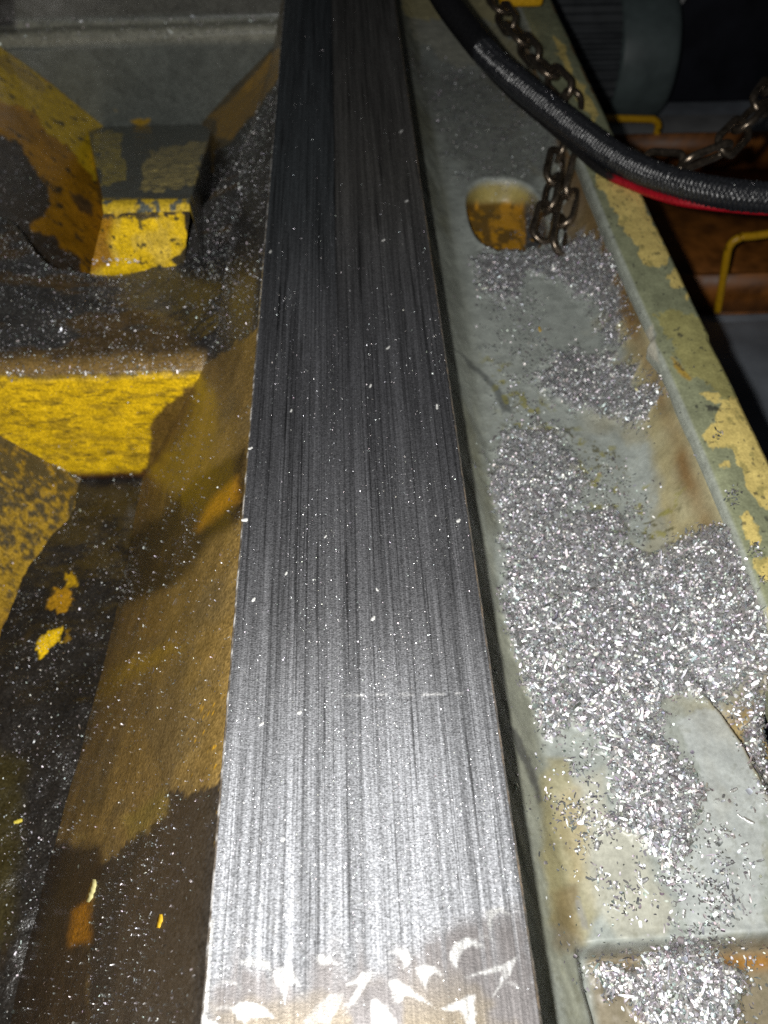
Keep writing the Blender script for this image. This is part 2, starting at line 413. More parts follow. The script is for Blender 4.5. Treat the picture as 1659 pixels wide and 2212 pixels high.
# dust and small shavings strewn over the way
dens = (.25+1.2*smooth(.35, .7, fbm(Xg*.15, Yg*.05, 90)))*(1-.75*smooth(240, 330, Yg))*(1-.75*dull)*smooth(-30, 40, Yg)
pt, nn = SW.sample(dens, 26000)
a_ = flakes(pt, nn, .17, .10, .45, .2, .7, (.2, .85))
pt, nn = SW.sample(dens, 450)
b_ = flakes(pt, nn, .40, .2, .4, .3, .8, (.4, .9))
V, F_, K = cat(a_, b_)
tag(mesh('steel_dust', V, F_, M_dust, None, K, smooth_=False), 'fine glittering steel dust strewn over the brushed way', 'metal dust', kind='stuff')

# ================================================================== THE BED CASTING (left)
bed = empty('machine_bed', 'cast iron bed left of the way with oily brown and yellow painted pockets', 'machine bed', (-100, 250, -95))
# --- wall that falls away beside the way
prof = resample([(-27, -4), (-33, -8), (-38, -14), (-45, -22), (-56, -38), (-74, -68), (-90, -94), (-100, -110), (-104, -118)], .7)
kern = np.ones(9)/9
for _ in range(2): prof[4:-4] = np.stack([np.convolve(prof[:, k], kern, 'same') for k in (0, 1)], -1)[4:-4]
yy = np.r_[np.arange(-40, 260, .7), np.arange(260, 592, 1.0)]
PW = np.stack([np.repeat(prof[:, :1], len(yy), 1), np.repeat(yy[None], len(prof), 0), np.repeat(prof[:, 1:], len(yy), 1)], -1)
skew = smooth(200, 40, PW[..., 1]) * smooth(-30, -95, PW[..., 2])
PW[..., 0] -= 8*skew
# towards the far end the wall is steeper and stands closer to the way
fs = smooth(330, 571, PW[..., 1]); PW[..., 0] += fs*np.interp(PW[..., 2], [-95, -72, -47, -10], [-5, 5, 19, 6])
PW[..., 0] += 1.2*(fbm(PW[..., 1]*.05, PW[..., 2]*.05, 51)-.5)*smooth(-15, -40, PW[..., 2])
px, py = project(PW); S_, Y_ = PW[..., 2], PW[..., 1]
fl = fbm(Y_*.03+S_*.03, S_*.18-Y_*.05, 52)     # streaks running down
col = BRN*np.ones(px.shape+(3,))*(.65+.7*fl)[..., None]
col = mixc(col, smooth(.45, .7, fbm(Y_*.06, S_*.06, 55))*.5, (.11, .085, .045))
def pm(poly, k, c, **kw):
    global col
    if 5 <= kw.get('soft', 2.5) < 12: kw.setdefault('diss', 1.0)
    m = polymask(poly, px, py, **kw)*k; col = mixc(col, m, c); return m
pm(z7((380, 620), (600, 430), (860, 330), (900, 360), (700, 480), (420, 660), (340, 760), (300, 850), (300, 700)), .75, (.30, .19, .02), warp=6, wf=.02, soft=14)
d1 = pm(z6((540, 1450), (580, 1430), (720, 1420), (850, 1350), (1000, 1180), (1200, 1020), (1330, 960), (1330, 1290), (1270, 1370), (1130, 1490), (950, 1700), (800, 1780), (520, 1866), (400, 2000), (380, 1866), (470, 1500)), .93, (.020, .014, .009), warp=8, wf=.02, soft=14)
pm(z6((1050, 1400), (1150, 1250), (1270, 1120), (1290, 1260), (1200, 1320), (1060, 1420)), .85, (.42, .20, .012), warp=5, wf=.03, soft=13)
d2 = pm(z7((1100, 950), (1060, 1030), (930, 1100), (900, 1060), (830, 1050), (820, 1180), (720, 1260), (600, 1340), (480, 1450), (450, 1700), (430, 2300), (1030, 2300)), .95, (.024, .022, .021), warp=6, wf=.04, soft=8)
d3 = pm(z7((200, 1340), (490, 1310), (500, 1440), (470, 1620), (440, 1900), (430, 2300), (-100, 2300), (60, 1500)), .93, (.024, .016, .011), warp=8, wf=.03, soft=14)
pm(z7((455, 1590), (400, 1620), (360, 1660), (335, 1820), (440, 1800)), .95, (.36, .15, .006), warp=5, wf=.03, soft=13)
pm(z7((600, 1200), (820, 1050), (830, 1180), (640, 1300)), .5, (.22, .17, .03), warp=6, wf=.03, soft=12)
specks = smooth(.76, .82, fbm(Y_*1.3, S_*1.3, 59, 2))*polymask(z7((950, 640), (1100, 560), (1090, 980), (930, 1010)), px, py, 8, .03, 14, 6)
col = mixc(col, specks, (.6, .33, .02))
# far pocket: oily black with chips over a brown and orange band
dk = pm([(441, 788), (500, 745), (556, 708), (620, 640), (660, 100), (606, 165), (560, 230), (500, 300), (470, 330), (440, 400), (425, 470), (400, 570), (420, 700)], .95, (.036, .036, .037), warp=5, wf=.03, soft=6)
pm(z1((1560, 190), (1380, 390), (1300, 480), (1200, 580), (1120, 630), (1180, 650), (1165, 740), (1260, 745), (1400, 580), (1500, 430), (1560, 330)), .95, (.62, .34, .02), warp=4, wf=.06, soft=4)
pm(z1((1400, 370), (1300, 470), (1340, 500), (1450, 400), (1520, 280), (1500, 260)), .85, (.85, .45, .015), warp=5, wf=.08, soft=3)
rg = .42-.14*np.clip(d1+d2+d3, 0, 1)
mesh('way_side_wall', PW, gridfaces(*px.shape, flip=True), M_cast, bed, col, rg)
SR = Surf(PW); SRd = (.35+.5*np.clip(d1+d2, 0, 1))*smooth(600, 900, py)*smooth(.3, .6, fbm(Y_*.06, S_*.06, 56)) + 1.6*dk*smooth(.25, .6, fbm(Y_*.05, S_*.05, 57))
# --- left pocket wall
bx = lambda Y: np.interp(Y, [-60, 100, 178, 203, 235, 250, 464, 571, 620], [-150, -144, -134, -129, -118, -117, -153, -162, -170])
sl = resample([(44, -145), (0, -93), (-26, -65), (-58, -36), (-72, -26), (-82, -24), (-200, -24)], .8)
yy = np.arange(-60, 592, 1.0)
PL = np.stack([sl[:, :1]+bx(yy)[None], np.repeat(yy[None], len(sl), 0), np.repeat(sl[:, 1:], len(yy), 1)], -1)
PL[..., 2] += 1.0*(fbm(PL[..., 0]*.06, PL[..., 1]*.06, 61)-.5)
px, py = project(PL); S_, Y_ = PL[..., 2], PL[..., 1]
col = ORG*np.ones(px.shape+(3,))*(.6+.8*fbm(Y_*.05, S_*.1, 62))[..., None]
near = (Y_ < 300)
mot = smooth(.36, .64, fbm(Y_*.7, PL[..., 0]*.7, 63, 5)+.3*(smooth(930, 1270, py)-.6))
nc = mixc(np.array((.085, .068, .036))*np.ones(px.shape+(3,)), mot, (.42, .26, .025))
nc = mixc(nc, smooth(1270, 1400, py)*.55, (.16, .06, .01))
col = np.where(near[..., None], nc, col)
pm([(-60, 60), (0, 100), (60, 140), (225, 262), (230, 285), (216, 320), (218, 400), (195, 375), (150, 320), (105, 285), (80, 240), (-60, 200)], .9, (.85, .58, .022), warp=4, wf=.05, soft=8)
pm([(-60, 75), (0, 115), (110, 185), (90, 200), (0, 140), (-60, 130)], .5, (.3, .2, .08), warp=5, wf=.05, soft=8)
col = mixc(col, smooth(.68, .74, fbm(Y_*.28, PL[..., 0]*.28, 64, 3))*.85*(~near), (.04, .04, .03))
dl = pm([(-300, 270), (0, 292), (44, 312), (56, 340), (100, 408), (108, 440), (96, 472), (60, 480), (64, 500), (112, 508), (140, 540), (178, 556), (176, 600), (-300, 700)], .95, (.042, .040, .038), warp=5, wf=.05, soft=4)
pm([(148, 416), (175, 420), (200, 445), (200, 468), (170, 455)], .8, (.05, .045, .04), warp=3, wf=.08, soft=4)
PLr = np.full(px.shape, .38)
mesh('pocket_wall', PL, gridfaces(*px.shape), M_cast, bed, col, PLr)
SL = Surf(PL); SLd = dl*2.2 + near*.3
seam_glint = near*np.exp(-((py-(918+(px-0)*.665))/7)**2)*(px < 175)
# --- cross rib between the two pockets
prof = resample([(322.5, -150), (322, -43), (320.5, -38.5), (316, -36.4), (262, -36.2), (254.5, -36.8), (251.6, -38.4), (250.2, -41.5), (249.6, -60), (248.5, -130)], .55)
xx = np.arange(-300, -30, .8)
PB = np.stack([np.repeat(xx[:, None], len(prof), 1), np.repeat(prof[None, :, 0], len(xx), 0), np.repeat(prof[None, :, 1], len(xx), 0)], -1)
top = smooth(-40, -37.5, PB[..., 2])
PB[..., 2] += (fbm(PB[..., 0]*.08, PB[..., 1]*.08, 71)-.5)*2.2*top
frontm = (PB[..., 1] < 256)
xr = PB[..., 0]; backw = smooth(285, 316, PB[..., 1])
PB[..., 2] += top*(9*smooth(-74, -42, xr)**1.5*smooth(250, 262, PB[..., 1]) + 5*smooth(-140, -190, xr)*smooth(255, 300, PB[..., 1]))
PB[..., 1] += backw*(75*smooth(-86, -50, xr) + 42*smooth(-122, -160, xr) - 6*np.exp(-((xr+100)/16)**2))
PB[..., 1] += (fbm(PB[..., 0]*.12, PB[..., 2]*.12, 72)-.5)*1.6*frontm
px, py = project(PB)
col = np.array((.055, .052, .048))*np.ones(px.shape+(3,))*(.6+.8*fbm(PB[..., 0]*.08, PB[..., 1]*.12, 73))[..., None]
col = mixc(col, smooth(.45, .6, fbm(PB[..., 0]*.05+7, PB[..., 1]*.1, 74)+.25*smooth(700, 790, py)-.08)*.75, (.10, .06, .018))
edge = smooth(262, 256, PB[..., 1]+3*(fbm(PB[..., 0]*.1, PB[..., 1]*0, 75)-.5)*2)*top
col = mixc(col, edge*.8*smooth(460, 430, px), (.30, .19, .06))
col = mixc(col, polymask([(330, 610), (400, 570), (470, 520), (640, 440), (640, 720), (520, 765), (450, 778), (410, 740), (370, 680)], px, py, 8, .03, 22, 87)*top*.96, (.024, .023, .023))
yf = smooth(-38.2, -41, PB[..., 2]+(fbm(PB[..., 0]*.3, PB[..., 1]*0, 76)-.5)*2.5)*frontm
yc = YEL*np.ones(px.shape+(3,))
yc = mixc(yc, smooth(.52, .66, fbm(PB[..., 0]*.12, PB[..., 2]*.35, 77, 5))*.55, (.34, .22, .02))
yc = mixc(yc, smooth(.60, .70, fbm(PB[..., 0]*.22, PB[..., 2]*.8, 78, 4))*.6, (.10, .07, .015))
col = col*(1-yf[..., None])+yc*yf[..., None]
brg = polymask([(447, 788), (420, 826), (388, 856), (352, 880), (322, 918), (328, 945), (318, 1000), (296, 1030), (300, 1070), (600, 1060), (600, 780)], px, py, 4, .05, 3, 4)*frontm
col = mixc(col, brg*.95, (.13, .075, .02))
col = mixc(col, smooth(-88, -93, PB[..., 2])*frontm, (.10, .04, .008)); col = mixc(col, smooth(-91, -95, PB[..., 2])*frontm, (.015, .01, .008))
rr = np.full(px.shape, .42); rr = rr-.17*edge; rr = rr*(1-yf)+.40*yf
edge_glint = np.exp(-((PB[..., 2]+38.3)/1.2)**2)*(PB[..., 1] < 254)*(px < 440)*smooth(.45, .6, fbm(PB[..., 0]*.15, PB[..., 2]*0, 85))
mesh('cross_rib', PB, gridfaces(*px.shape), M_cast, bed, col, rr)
SB = Surf(PB); SBd = top*(.5+.9*smooth(.35, .65, fbm(PB[..., 0]*.06, PB[..., 1]*.06, 79)))+.03*frontm
# --- second rib with the end panel rising behind it
prof = resample([(571.5, -125), (571, -46), (571.6, -40), (573.5, -36.8), (576, -36), (580, -35.6), (581.5, -33), (582, 40)], .9)
xx = np.arange(-330, -30, 1.1)
PF = np.stack([np.repeat(xx[:, None], len(prof), 1), np.repeat(prof[None, :, 0], len(xx), 0), np.repeat(prof[None, :, 1], len(xx), 0)], -1)
PF[..., 2] += (fbm(PF[..., 0]*.06, PF[..., 1]*.06, 81)-.5)*1.6 + np.where(PF[..., 2] > -45, (PF[..., 0]+110)*.012, 0)
px, py = project(PF)
col = np.array((.15, .165, .15))*np.ones(px.shape+(3,))*(.8+.4*fbm(PF[..., 0]*.05, PF[..., 2]*.05, 82))[..., None]
col = mixc(col, smooth(-47, -40, PF[..., 2])*smooth(-32, -36, PF[..., 2]), (.30, .30, .24))
col = mixc(col, smooth(-34, -30, PF[..., 2])*.8, (.10, .098, .085))
col = mixc(col, smooth(40, 25, px)*smooth(-40, -34, PF[..., 2]), (.02, .02, .02))
pm([(282, 262), (300, 256), (322, 256), (320, 266), (306, 274), (292, 270)], .9, (.5, .3, .01), warp=3, wf=.1, soft=2)
col = mixc(col, smooth(.70, .76, fbm(PF[..., 0]*.12, PF[..., 2]*.12, 83))*smooth(-78, -95, PF[..., 2]), (.5, .3, .01))
mesh('far_rib', PF, gridfaces(*px.shape, flip=True), M_cast, bed, col, np.full(px.shape, .42))
SF = Surf(PF); SFd = smooth(-44, -38, PF[..., 2])*smooth(-30, -34, PF[..., 2])+.12*smooth(-60, -44, PF[..., 2])*smooth(120, 40, px)
# --- pocket floors
pt, nn = SL.sample(seam_glint, 260); nn = nn*.2+(CAM-pt)/np.linalg.norm(CAM-pt, axis=1)[:, None]; GLINT = flakes(pt, nn, .8, .5, .45, .6, .8, (.4, .95))  # camera-facing flakes stand in for wet glints along the wall seam
pt, nn = SB.sample(edge_glint, 120); nn = (CAM-pt)/np.linalg.norm(CAM-pt, axis=1)[:, None]; GLINT2 = flakes(pt, nn, .8, .4, .5, .3, .8, (.4, .95))  # flakes turned to the camera imitate wet highlights on the rib edge
def floor_patch(name, x0, x1, y0, y1, z, paint, st=.7, amp=2.0):
    global col, px, py
    gx, gy = np.meshgrid(np.arange(x0, x1, st), np.arange(y0, y1, st), indexing='ij')
    Pf = np.stack([gx, gy, z+amp*(fbm(gx*.07, gy*.07, 91)-.5)], -1)
    px, py = project(Pf); col = DRK*np.ones(px.shape+(3,))*(.6+.9*fbm(gx*.1, gy*.1, 92))[..., None]
    r = paint(Pf)
    mesh(name, Pf, gridfaces(*px.shape), M_cast, bed, col, r if r is not None else np.full(px.shape, .30))
    return Surf(Pf)
def paint_near(Pf):
    pm(z7((170, 350), (200, 300), (260, 260), (305, 255), (300, 320), (250, 350), (220, 395), (190, 390)), .98, (.85, .55, .01), warp=5, wf=.09, soft=5)
    pm(z7((240, 130), (270, 90), (340, 60), (350, 170), (290, 190), (250, 170)), .85, (.5, .26, .01), warp=7, wf=.06, soft=8)
    pm(z7((320, -10), (380, -20), (385, 40), (345, 60)), .9, (.6, .36, .01), warp=6, wf=.08, soft=6)
    pm(z7((320, 270), (350, 260), (345, 320), (325, 330)), .7, (.3, .17, .01), warp=4, wf=.1, soft=2)
    pm([(-40, 1300), (20, 1260), (0, 1340), (-60, 1400)], .6, (.2, .09, .01), warp=5, wf=.05, soft=14)
    pm([(-40, 1600), (50, 1640), (40, 1800), (30, 2000), (-60, 2100)], .5, (.07, .055, .01), warp=8, wf=.03, soft=25)
    return np.full(px.shape, .28)
SN = floor_patch('pocket_floor', -200, -84, -60, 251, -95, paint_near, .6, 3.5)
SNd = (.35+.9*smooth(.4, .65, fbm(SN.P[..., 0]*.07, SN.P[..., 1]*.07, 94)))
def paint_far(Pf):
    global col
    gx, gy = Pf[..., 0], Pf[..., 1]
    col = np.array((.12, .13, .11))*np.ones(px.shape+(3,))*(.7+.6*fbm(gx*.1, gy*.1, 95))[..., None]
    pm([(300, 412), (306, 365), (328, 332), (378, 310), (446, 304), (432, 340), (425, 392), (395, 404), (350, 415)], .95, (.92, .72, .22), warp=7, wf=.08, soft=3)
    pm([(205, 290), (240, 285), (270, 300), (265, 340), (276, 360), (262, 392), (222, 395), (205, 370)], .9, (.9, .68, .06), warp=9, wf=.06, soft=3)
    col = mixc(col, smooth(.56, .66, fbm(gx*.45, gy*.45, 96, 4))*.75, (.10, .085, .05))
    lipm = smooth(424, 432, py); col = mixc(col, lipm*smooth(.3, .45, fbm(gx*.3, gy*.3, 97)), (.68, .46, .03))
yv = np.r_[318.5, 319.2, np.arange(320.5, 572, .9)]
uv = np.linspace(0, 1, 110)
xl = np.interp(yv, [318, 330, 562], [-97.5, -99.5, -168]); xr_ = np.interp(yv, [318, 330, 562], [-63, -64, -87])
gx = xl[None]+(xr_-xl)[None]*uv[:, None]; gy = np.repeat(yv[None], len(uv), 0)
gz = np.interp(gy, [318.5, 321, 324, 335, 562, 575], [-12.5, -10.2, -9.8, -13.5, -92, -96])
sk = np.linspace(1, 0, 14)[:, None]
gx = np.vstack([gx[:1]-6*sk, gx, gx[-1:]+5*sk[::-1]]); gy = np.vstack([np.repeat(gy[:1], 14, 0), gy, np.repeat(gy[:1], 14, 0)])
gz = np.vstack([gz[:1]-95*sk**1.5, gz, gz[-1:]-95*sk[::-1]**1.5])
Pf = np.stack([gx, gy, gz+1.0*(fbm(gx*.09, gy*.09, 91)-.5)], -1)
px, py = project(Pf)
rr_ = paint_far(Pf)
ksk = smooth(-.5, 1.5, gx-np.interp(gy, [318, 330, 562], [-63, -64, -87])); col = mixc(col, ksk, (.036, .034, .032))
mesh('pocket_ramp', Pf, gridfaces(*px.shape), M_cast, bed, col, np.full(px.shape, .36))
# --- painted face of the step
gu, gz = np.meshgrid(np.linspace(0, 1, 120), np.arange(-46, -11.8, .45), indexing='ij')
gx = (1-gu)*np.interp(gz, [-46, -36, -12], [-112, -108.5, -97.5]) + gu*(np.interp(gz, [-46, -36, -12], [-71, -69.5, -63])+.8*(fbm(gz*.25, gz*0, 86)-.5))
ty = 318.6 - 2.2*smooth(-14, -40, gz)
PS_ = np.stack([gx, ty+(fbm(gx*.14, gz*.14, 98)-.5)*1.2, gz], -1)
px, py = project(PS_)
col = np.array((.92, .60, .012))*np.ones(px.shape+(3,))
col = mixc(col, smooth(.5, .66, fbm(gx*.14, gz*.08, 99))*.4, (.70, .52, .12))
pm([(170, 380), (232, 400), (245, 470), (238, 520), (250, 570), (160, 600)], .9, (.34, .15, .008), warp=5, wf=.03, soft=12)
pm([(282, 450), (310, 455), (326, 465), (318, 474), (306, 480), (312, 498), (304, 496), (300, 478), (288, 465)], .9, (.10, .09, .04), warp=2, wf=.1, soft=2)
col = mixc(col, smooth(.70, .76, fbm(gx*.45, gz*.45, 100, 3)), (.12, .09, .02))
col = mixc(col, smooth(-15.5, -14.2, gz)*smooth(.4, .55, fbm(gx*.4, gz*.4, 101)), (.08, .06, .03))
dk = pm([(406, 395), (402, 440), (398, 480), (402, 515), (392, 545), (370, 562), (420, 610), (600, 600), (600, 380)], .96, (.022, .02, .018), warp=3, wf=.06, soft=2)
foot_glint = np.exp(-((py-564)/5)**2)*(px < 300)*(px > 180)
pt, nn = Surf(PS_).sample(foot_glint, 40); nn = (CAM-pt)/np.linalg.norm(CAM-pt, axis=1)[:, None]; GLINT3 = flakes(pt, nn, 1.0, .5, .35, .3, .6, (.5, .95))  # pale flakes facing the camera imitate glare at the step's foot
mesh('yellow_step', PS_, gridfaces(*px.shape, flip=True), M_cast, bed, col, np.full(px.shape, .33))

# shavings lying in the bed, plus the flakes that imitate wet glints
parts = [GLINT, GLINT2, GLINT3]
for sf, dn, n, L, W in ((SR, SRd, 20000, .42, .16), (SL, SLd, 3600, .6, .28), (SB, SBd, 15000, .48, .22), (SF, SFd, 900, .9, .45), (SN, SNd, 4600, .45, .2)):
    pt, nn = sf.sample(np.clip(dn, 0, None), n)
    parts.append(flakes(pt, nn, L, W, 1.1 if sf is SR else .7, .3, .8, (.2, .85)))
    pt, nn = sf.sample(np.clip(dn, 0, None), n//14)
    parts.append(flakes(pt, nn, L*1.9, W*1.9, 1.0 if sf is SR else .6, .3, .8, (.35, .9)))
V, F_, K = cat(*parts)
tag(mesh('steel_swarf', V, F_, M_chip, None, K, smooth_=False), 'fine steel swarf in the oily pockets of the bed, with flakes imitating wet glints along edges', 'metal swarf', kind='stuff')

# ================================================================== THE GRAY TROUGH (right)
tr = empty('chip_trough', 'gray painted trough beside the way with a chipped green and yellow rim', 'trough', (75, 200, -42))
xs = np.arange(30.6, 112.2, .5); ys = np.r_[np.arange(-30, 260, .6), np.arange(260, 690, 1.0)]
Xg, Yg = np.meshgrid(xs, ys, indexing='ij')
P0 = np.stack([Xg, Yg, np.full_like(Xg, -42)], -1); px, py = project(P0)
PILE = [[(1030, 590), (1040, 548), (1090, 540), (1240, 536), (1300, 600), (1320, 680), (1352, 780), (1300, 760), (1265, 650), (1220, 610), (1150, 590), (1100, 650), (1050, 640)],
        [(1150, 800), (1190, 765), (1250, 755), (1320, 790), (1360, 850), (1410, 890), (1420, 920), (1390, 945), (1340, 905), (1280, 900), (1200, 870), (1160, 840)],
        [(1068, 960), (1110, 925), (1160, 912), (1215, 950), (1240, 1000), (1278, 1035), (1250, 1080), (1212, 1125), (1280, 1098), (1330, 1092), (1352, 1120), (1340, 1170), (1400, 1200),
         (1470, 1188), (1530, 1215), (1572, 1255), (1602, 1326), (1608, 1390), (1628, 1456), (1640, 1530), (1580, 1500), (1500, 1490), (1440, 1510), (1440, 1600), (1480, 1650), (1520, 1705), (1500, 1770), (1490, 1850),
         (1440, 1880), (1390, 1810), (1310, 1790), (1330, 1730), (1320, 1650), (1280, 1590), (1230, 1570), (1200, 1610), (1165, 1580), (1128, 1470), (1104, 1400), (1090, 1290), (1084, 1150), (1064, 1050)],
        [(1290, 2070), (1400, 2062), (1520, 2022), (1600, 2060), (1640, 2120), (1600, 2211), (1560, 2320), (1450, 2320), (1400, 2180)],
        [(1628, 1470), (1665, 1500), (1700, 1720), (1660, 1730), (1622, 1600)]]
pile = np.zeros(px.shape)
for k, p in enumerate(PILE): pile = np.maximum(pile, polymask(p, px, py, warp=11, wf=.03, soft=26, seed=110+k))
core = pile.copy()
pile = smooth(.12, .95, pile*.85 + .9*(fbm(Xg*.3, Yg*.3, 119, 5)-.42))
fringe = smooth(.0, .35, core)*smooth(.35, .6, fbm(Xg*.3+9, Yg*.3, 118, 3))
z = np.full(Xg.shape, -42.0)
z += 13*np.clip((47.5-Xg)/16.5, 0, 1)**1.3
ridge = (fbm(Xg*.2+Yg*.05, Yg*.03, 120)-.5)*1.5*smooth(50, 44, Xg); z += ridge
lowr = 1-smooth(102, 116, Yg)
z += (1-lowr)*18*np.clip((Xg-93)/16, 0, 1)**1.8
# platform edge that curls over towards the rim near the camera, and the step down at its near end
edgeX = np.interp(Yg, [60, 84, 95, 104, 110, 118], [104, 102.8, 101.5, 98.5, 95, 90])
drop = smooth(-.6, 2.6, Xg-edgeX)*smooth(118, 106, Yg)
z -= 9*drop
step = smooth(49.2, 47.0, Yg + (Xg-70)*-.012 + .5*(vnoise(Xg*.2, Yg*0, 121)-.5))*smooth(46.5, 49.5, Xg+ (fbm(Xg*.1, Yg*.1, 128)-.5)*2)
z -= 8*step
z += 1.0*np.exp(-((Yg-49.8-(Xg-70)*.012)/1.0)**2)*smooth(49, 53, Xg)*.5
hx, hy = (Xg-74.5)/17.5, (Yg-361)/31
hr = (np.abs(hx)**2.6+np.abs(hy)**2.6)**(1/2.6)
hole = 1-smooth(.9, 1.06, hr)
z -= 11*hole
z += .5*np.exp(-((hr-1.08)/.1)**2)
z += .35*(fbm(Xg*.05, Yg*.05, 122)-.5)
z += pile*(.9+1.3*fbm(Xg*.5, Yg*.5, 123))
P = np.stack([Xg, Yg, z], -1); px, py = project(P)
col = GRAY*np.ones(px.shape+(3,))*(.86+.28*fbm(Xg*.05, Yg*.03, 124))[..., None]
far = smooth(250, 480, Yg)
pm([(1230, 505), (1292, 600), (1342, 745), (1402, 930), (1420, 1000), (1428, 1080), (1450, 1172), (1510, 1185), (1570, 1230), (1640, 1480), (1720, 1500), (1500, 700), (1280, 400)], .82, BEIGE, warp=6, wf=.025, soft=16, seed=5)
stain = smooth(.5, .7, fbm(Xg*.09, Yg*.05, 125, 5))
col = mixc(col, stain*.35*smooth(75, 95, Xg), (.36, .29, .12))
# brown rust line where trough meets rim
wob = 2*(fbm(Yg*.06, Yg*0, 126)-.5)
bl = np.exp(-((Xg-106.6-wob)/1.8)**2)*(.45+.55*smooth(.35, .6, fbm(Yg*.05, Xg*.02, 127))); col = mixc(col, bl*.85*(1-.6*lowr), (.20, .105, .03))
pm([(1205, 330), (1262, 375), (1335, 560), (1390, 700), (1330, 690), (1290, 600), (1222, 520)], .8, (.17, .105, .04), warp=6, wf=.03, soft=10)
# oily stain on the slope beside the way and the near corner
ow = smooth(50, 45, Xg)
col = mixc(col, ow*smooth(.36, .62, fbm(Xg*.12, Yg*.02, 130))*.6, (.17, .165, .10)); col = mixc(col, smooth(54, 44, Xg)*smooth(120, 260, Yg)*.5, (.13, .135, .095))
pm([(1180, 1640), (1225, 1640), (1265, 1800), (1290, 1980), (1265, 2040), (1190, 1990), (1170, 1800)], .6, (.27, .225, .08), warp=8, wf=.02, soft=12)
pm([(1195, 1930), (1245, 1900), (1262, 2030), (1250, 2060), (1200, 2060)], .6, (.15, .10, .04), warp=8, wf=.03, soft=16)
pm(z5((240, 740), (280, 760), (320, 850), (370, 970), (400, 1100), (385, 1130), (330, 960), (275, 860)), .75, (.05, .05, .05), warp=3, wf=.05, soft=4)
pm(z5((560, 1590), (590, 1600), (640, 1760), (600, 1740), (575, 1660)), .6, (.20, .20, .20), warp=2, wf=.05, soft=3)
pm(z4((160, 390), (230, 440), (330, 530), (430, 650), (440, 700), (380, 680), (320, 560), (230, 470)), .65, (.06, .065, .065), warp=3, wf=.05, soft=4)
pm(z5((560, 1000), (700, 950), (720, 1150), (880, 1290), (980, 1500), (1030, 1640), (1000, 1780), (780, 1780), (640, 1640), (560, 1400), (470, 1100)), .45, (.48, .45, .34), warp=8, wf=.02, soft=14)
pm(z5((490, 1080), (600, 1060), (640, 1200), (600, 1480), (540, 1500), (480, 1250)), .35, (.36, .27, .10), warp=8, wf=.03, soft=14)
pm(z5((1080, 720), (1180, 660), (1300, 640), (1420, 880), (1500, 1100), (1500, 1760), (1150, 1780), (1040, 1500), (1150, 1250), (1180, 1000)), .6, (.45, .475, .47), warp=4, wf=.02, soft=10)
# under the step: rust and dirt
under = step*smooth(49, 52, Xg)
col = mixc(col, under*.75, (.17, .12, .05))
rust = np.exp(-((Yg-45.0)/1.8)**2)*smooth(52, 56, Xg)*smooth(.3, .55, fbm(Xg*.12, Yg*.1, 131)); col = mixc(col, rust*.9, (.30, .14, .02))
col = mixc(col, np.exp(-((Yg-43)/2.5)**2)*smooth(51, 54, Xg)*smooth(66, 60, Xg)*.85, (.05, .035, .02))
ch = smooth(-1.5, .5, Xg-edgeX)*smooth(112, 104, Yg)*smooth(44, 52, Yg); col = mixc(col, ch*.9, (.33, .24, .09))
col = mixc(col, np.exp(-((Xg-edgeX-1.8)/1.1)**2)*smooth(112, 104, Yg)*smooth(44, 52, Yg)*.6, (.12, .08, .035))
# the cored hole: cream far wall, rusty floor
hm = smooth(.02, .35, hole)
hc = mixc(np.array((.17, .095, .02))*np.ones(px.shape+(3,)), smooth(.45, .65, fbm(Xg*.2, Yg*.1, 132)), (.55, .27, .02))
hc = mixc(hc, smooth(446, 430, py), (.36, .30, .10)); hc = mixc(hc, smooth(1128, 1140, px)*smooth(430, 445, py), (.07, .07, .07))
hc = mixc(hc, smooth(.62, .7, fbm(Xg*.3, Yg*.3, 133))*smooth(440, 470, py)*.8, (.55, .27, .01))
col = mixc(col, hm, hc)
# far end: cream patch, dirty floor
pm([(868, -60), (880, 40), (900, 90), (960, 130), (1010, 150), (1050, 120), (1080, 40), (1080, -60)], .45, (.50, .48, .36), warp=6, wf=.03, soft=8)
pm([(860, -80), (875, 38), (950, 42), (1050, 40), (1140, 100), (1140, -80)], .7, (.55, .48, .22), warp=4, wf=.03, soft=6)
pm([(900, 130), (950, 150), (1040, 160), (1120, 190), (1200, 300), (1180, 380), (1060, 390), (960, 330), (920, 240)], .45, (.13, .135, .12), warp=10, wf=.02, soft=16)
pm([(1010, 40), (1080, 60), (1260, 300), (1230, 330), (1180, 240)], .5, (.40, .35, .17), warp=6, wf=.03, soft=10)
# grime specks and oil rings around loose chips
spk = smooth(.66, .72, fbm(Xg*.75, Yg*.75, 134, 3))*smooth(.35, .6, fbm(Xg*.07, Yg*.07, 135))*smooth(300, 220, Yg)
gz_ = polymask(z4((330, 400), (640, 690), (900, 850), (1250, 1080), (1300, 1400), (960, 1330), (650, 900), (420, 780), (320, 560)), px, py, 14, .02, 24, 137)
col = mixc(col, spk*(.2+.7*gz_), (.10, .09, .035))
ol = smooth(.6, .68, fbm(Xg*.3, Yg*.3, 138, 4))*gz_; col = mixc(col, ol*.7, (.27, .25, .05))
col = mixc(col, smooth(.3, .9, pile)*.85, (.24, .238, .245))
rg = np.full(px.shape, .42)
mesh('trough_floor', P, gridfaces(*px.shape), M_gray, tr, col, rg)
ST = Surf(P); px_t, py_t = px, py
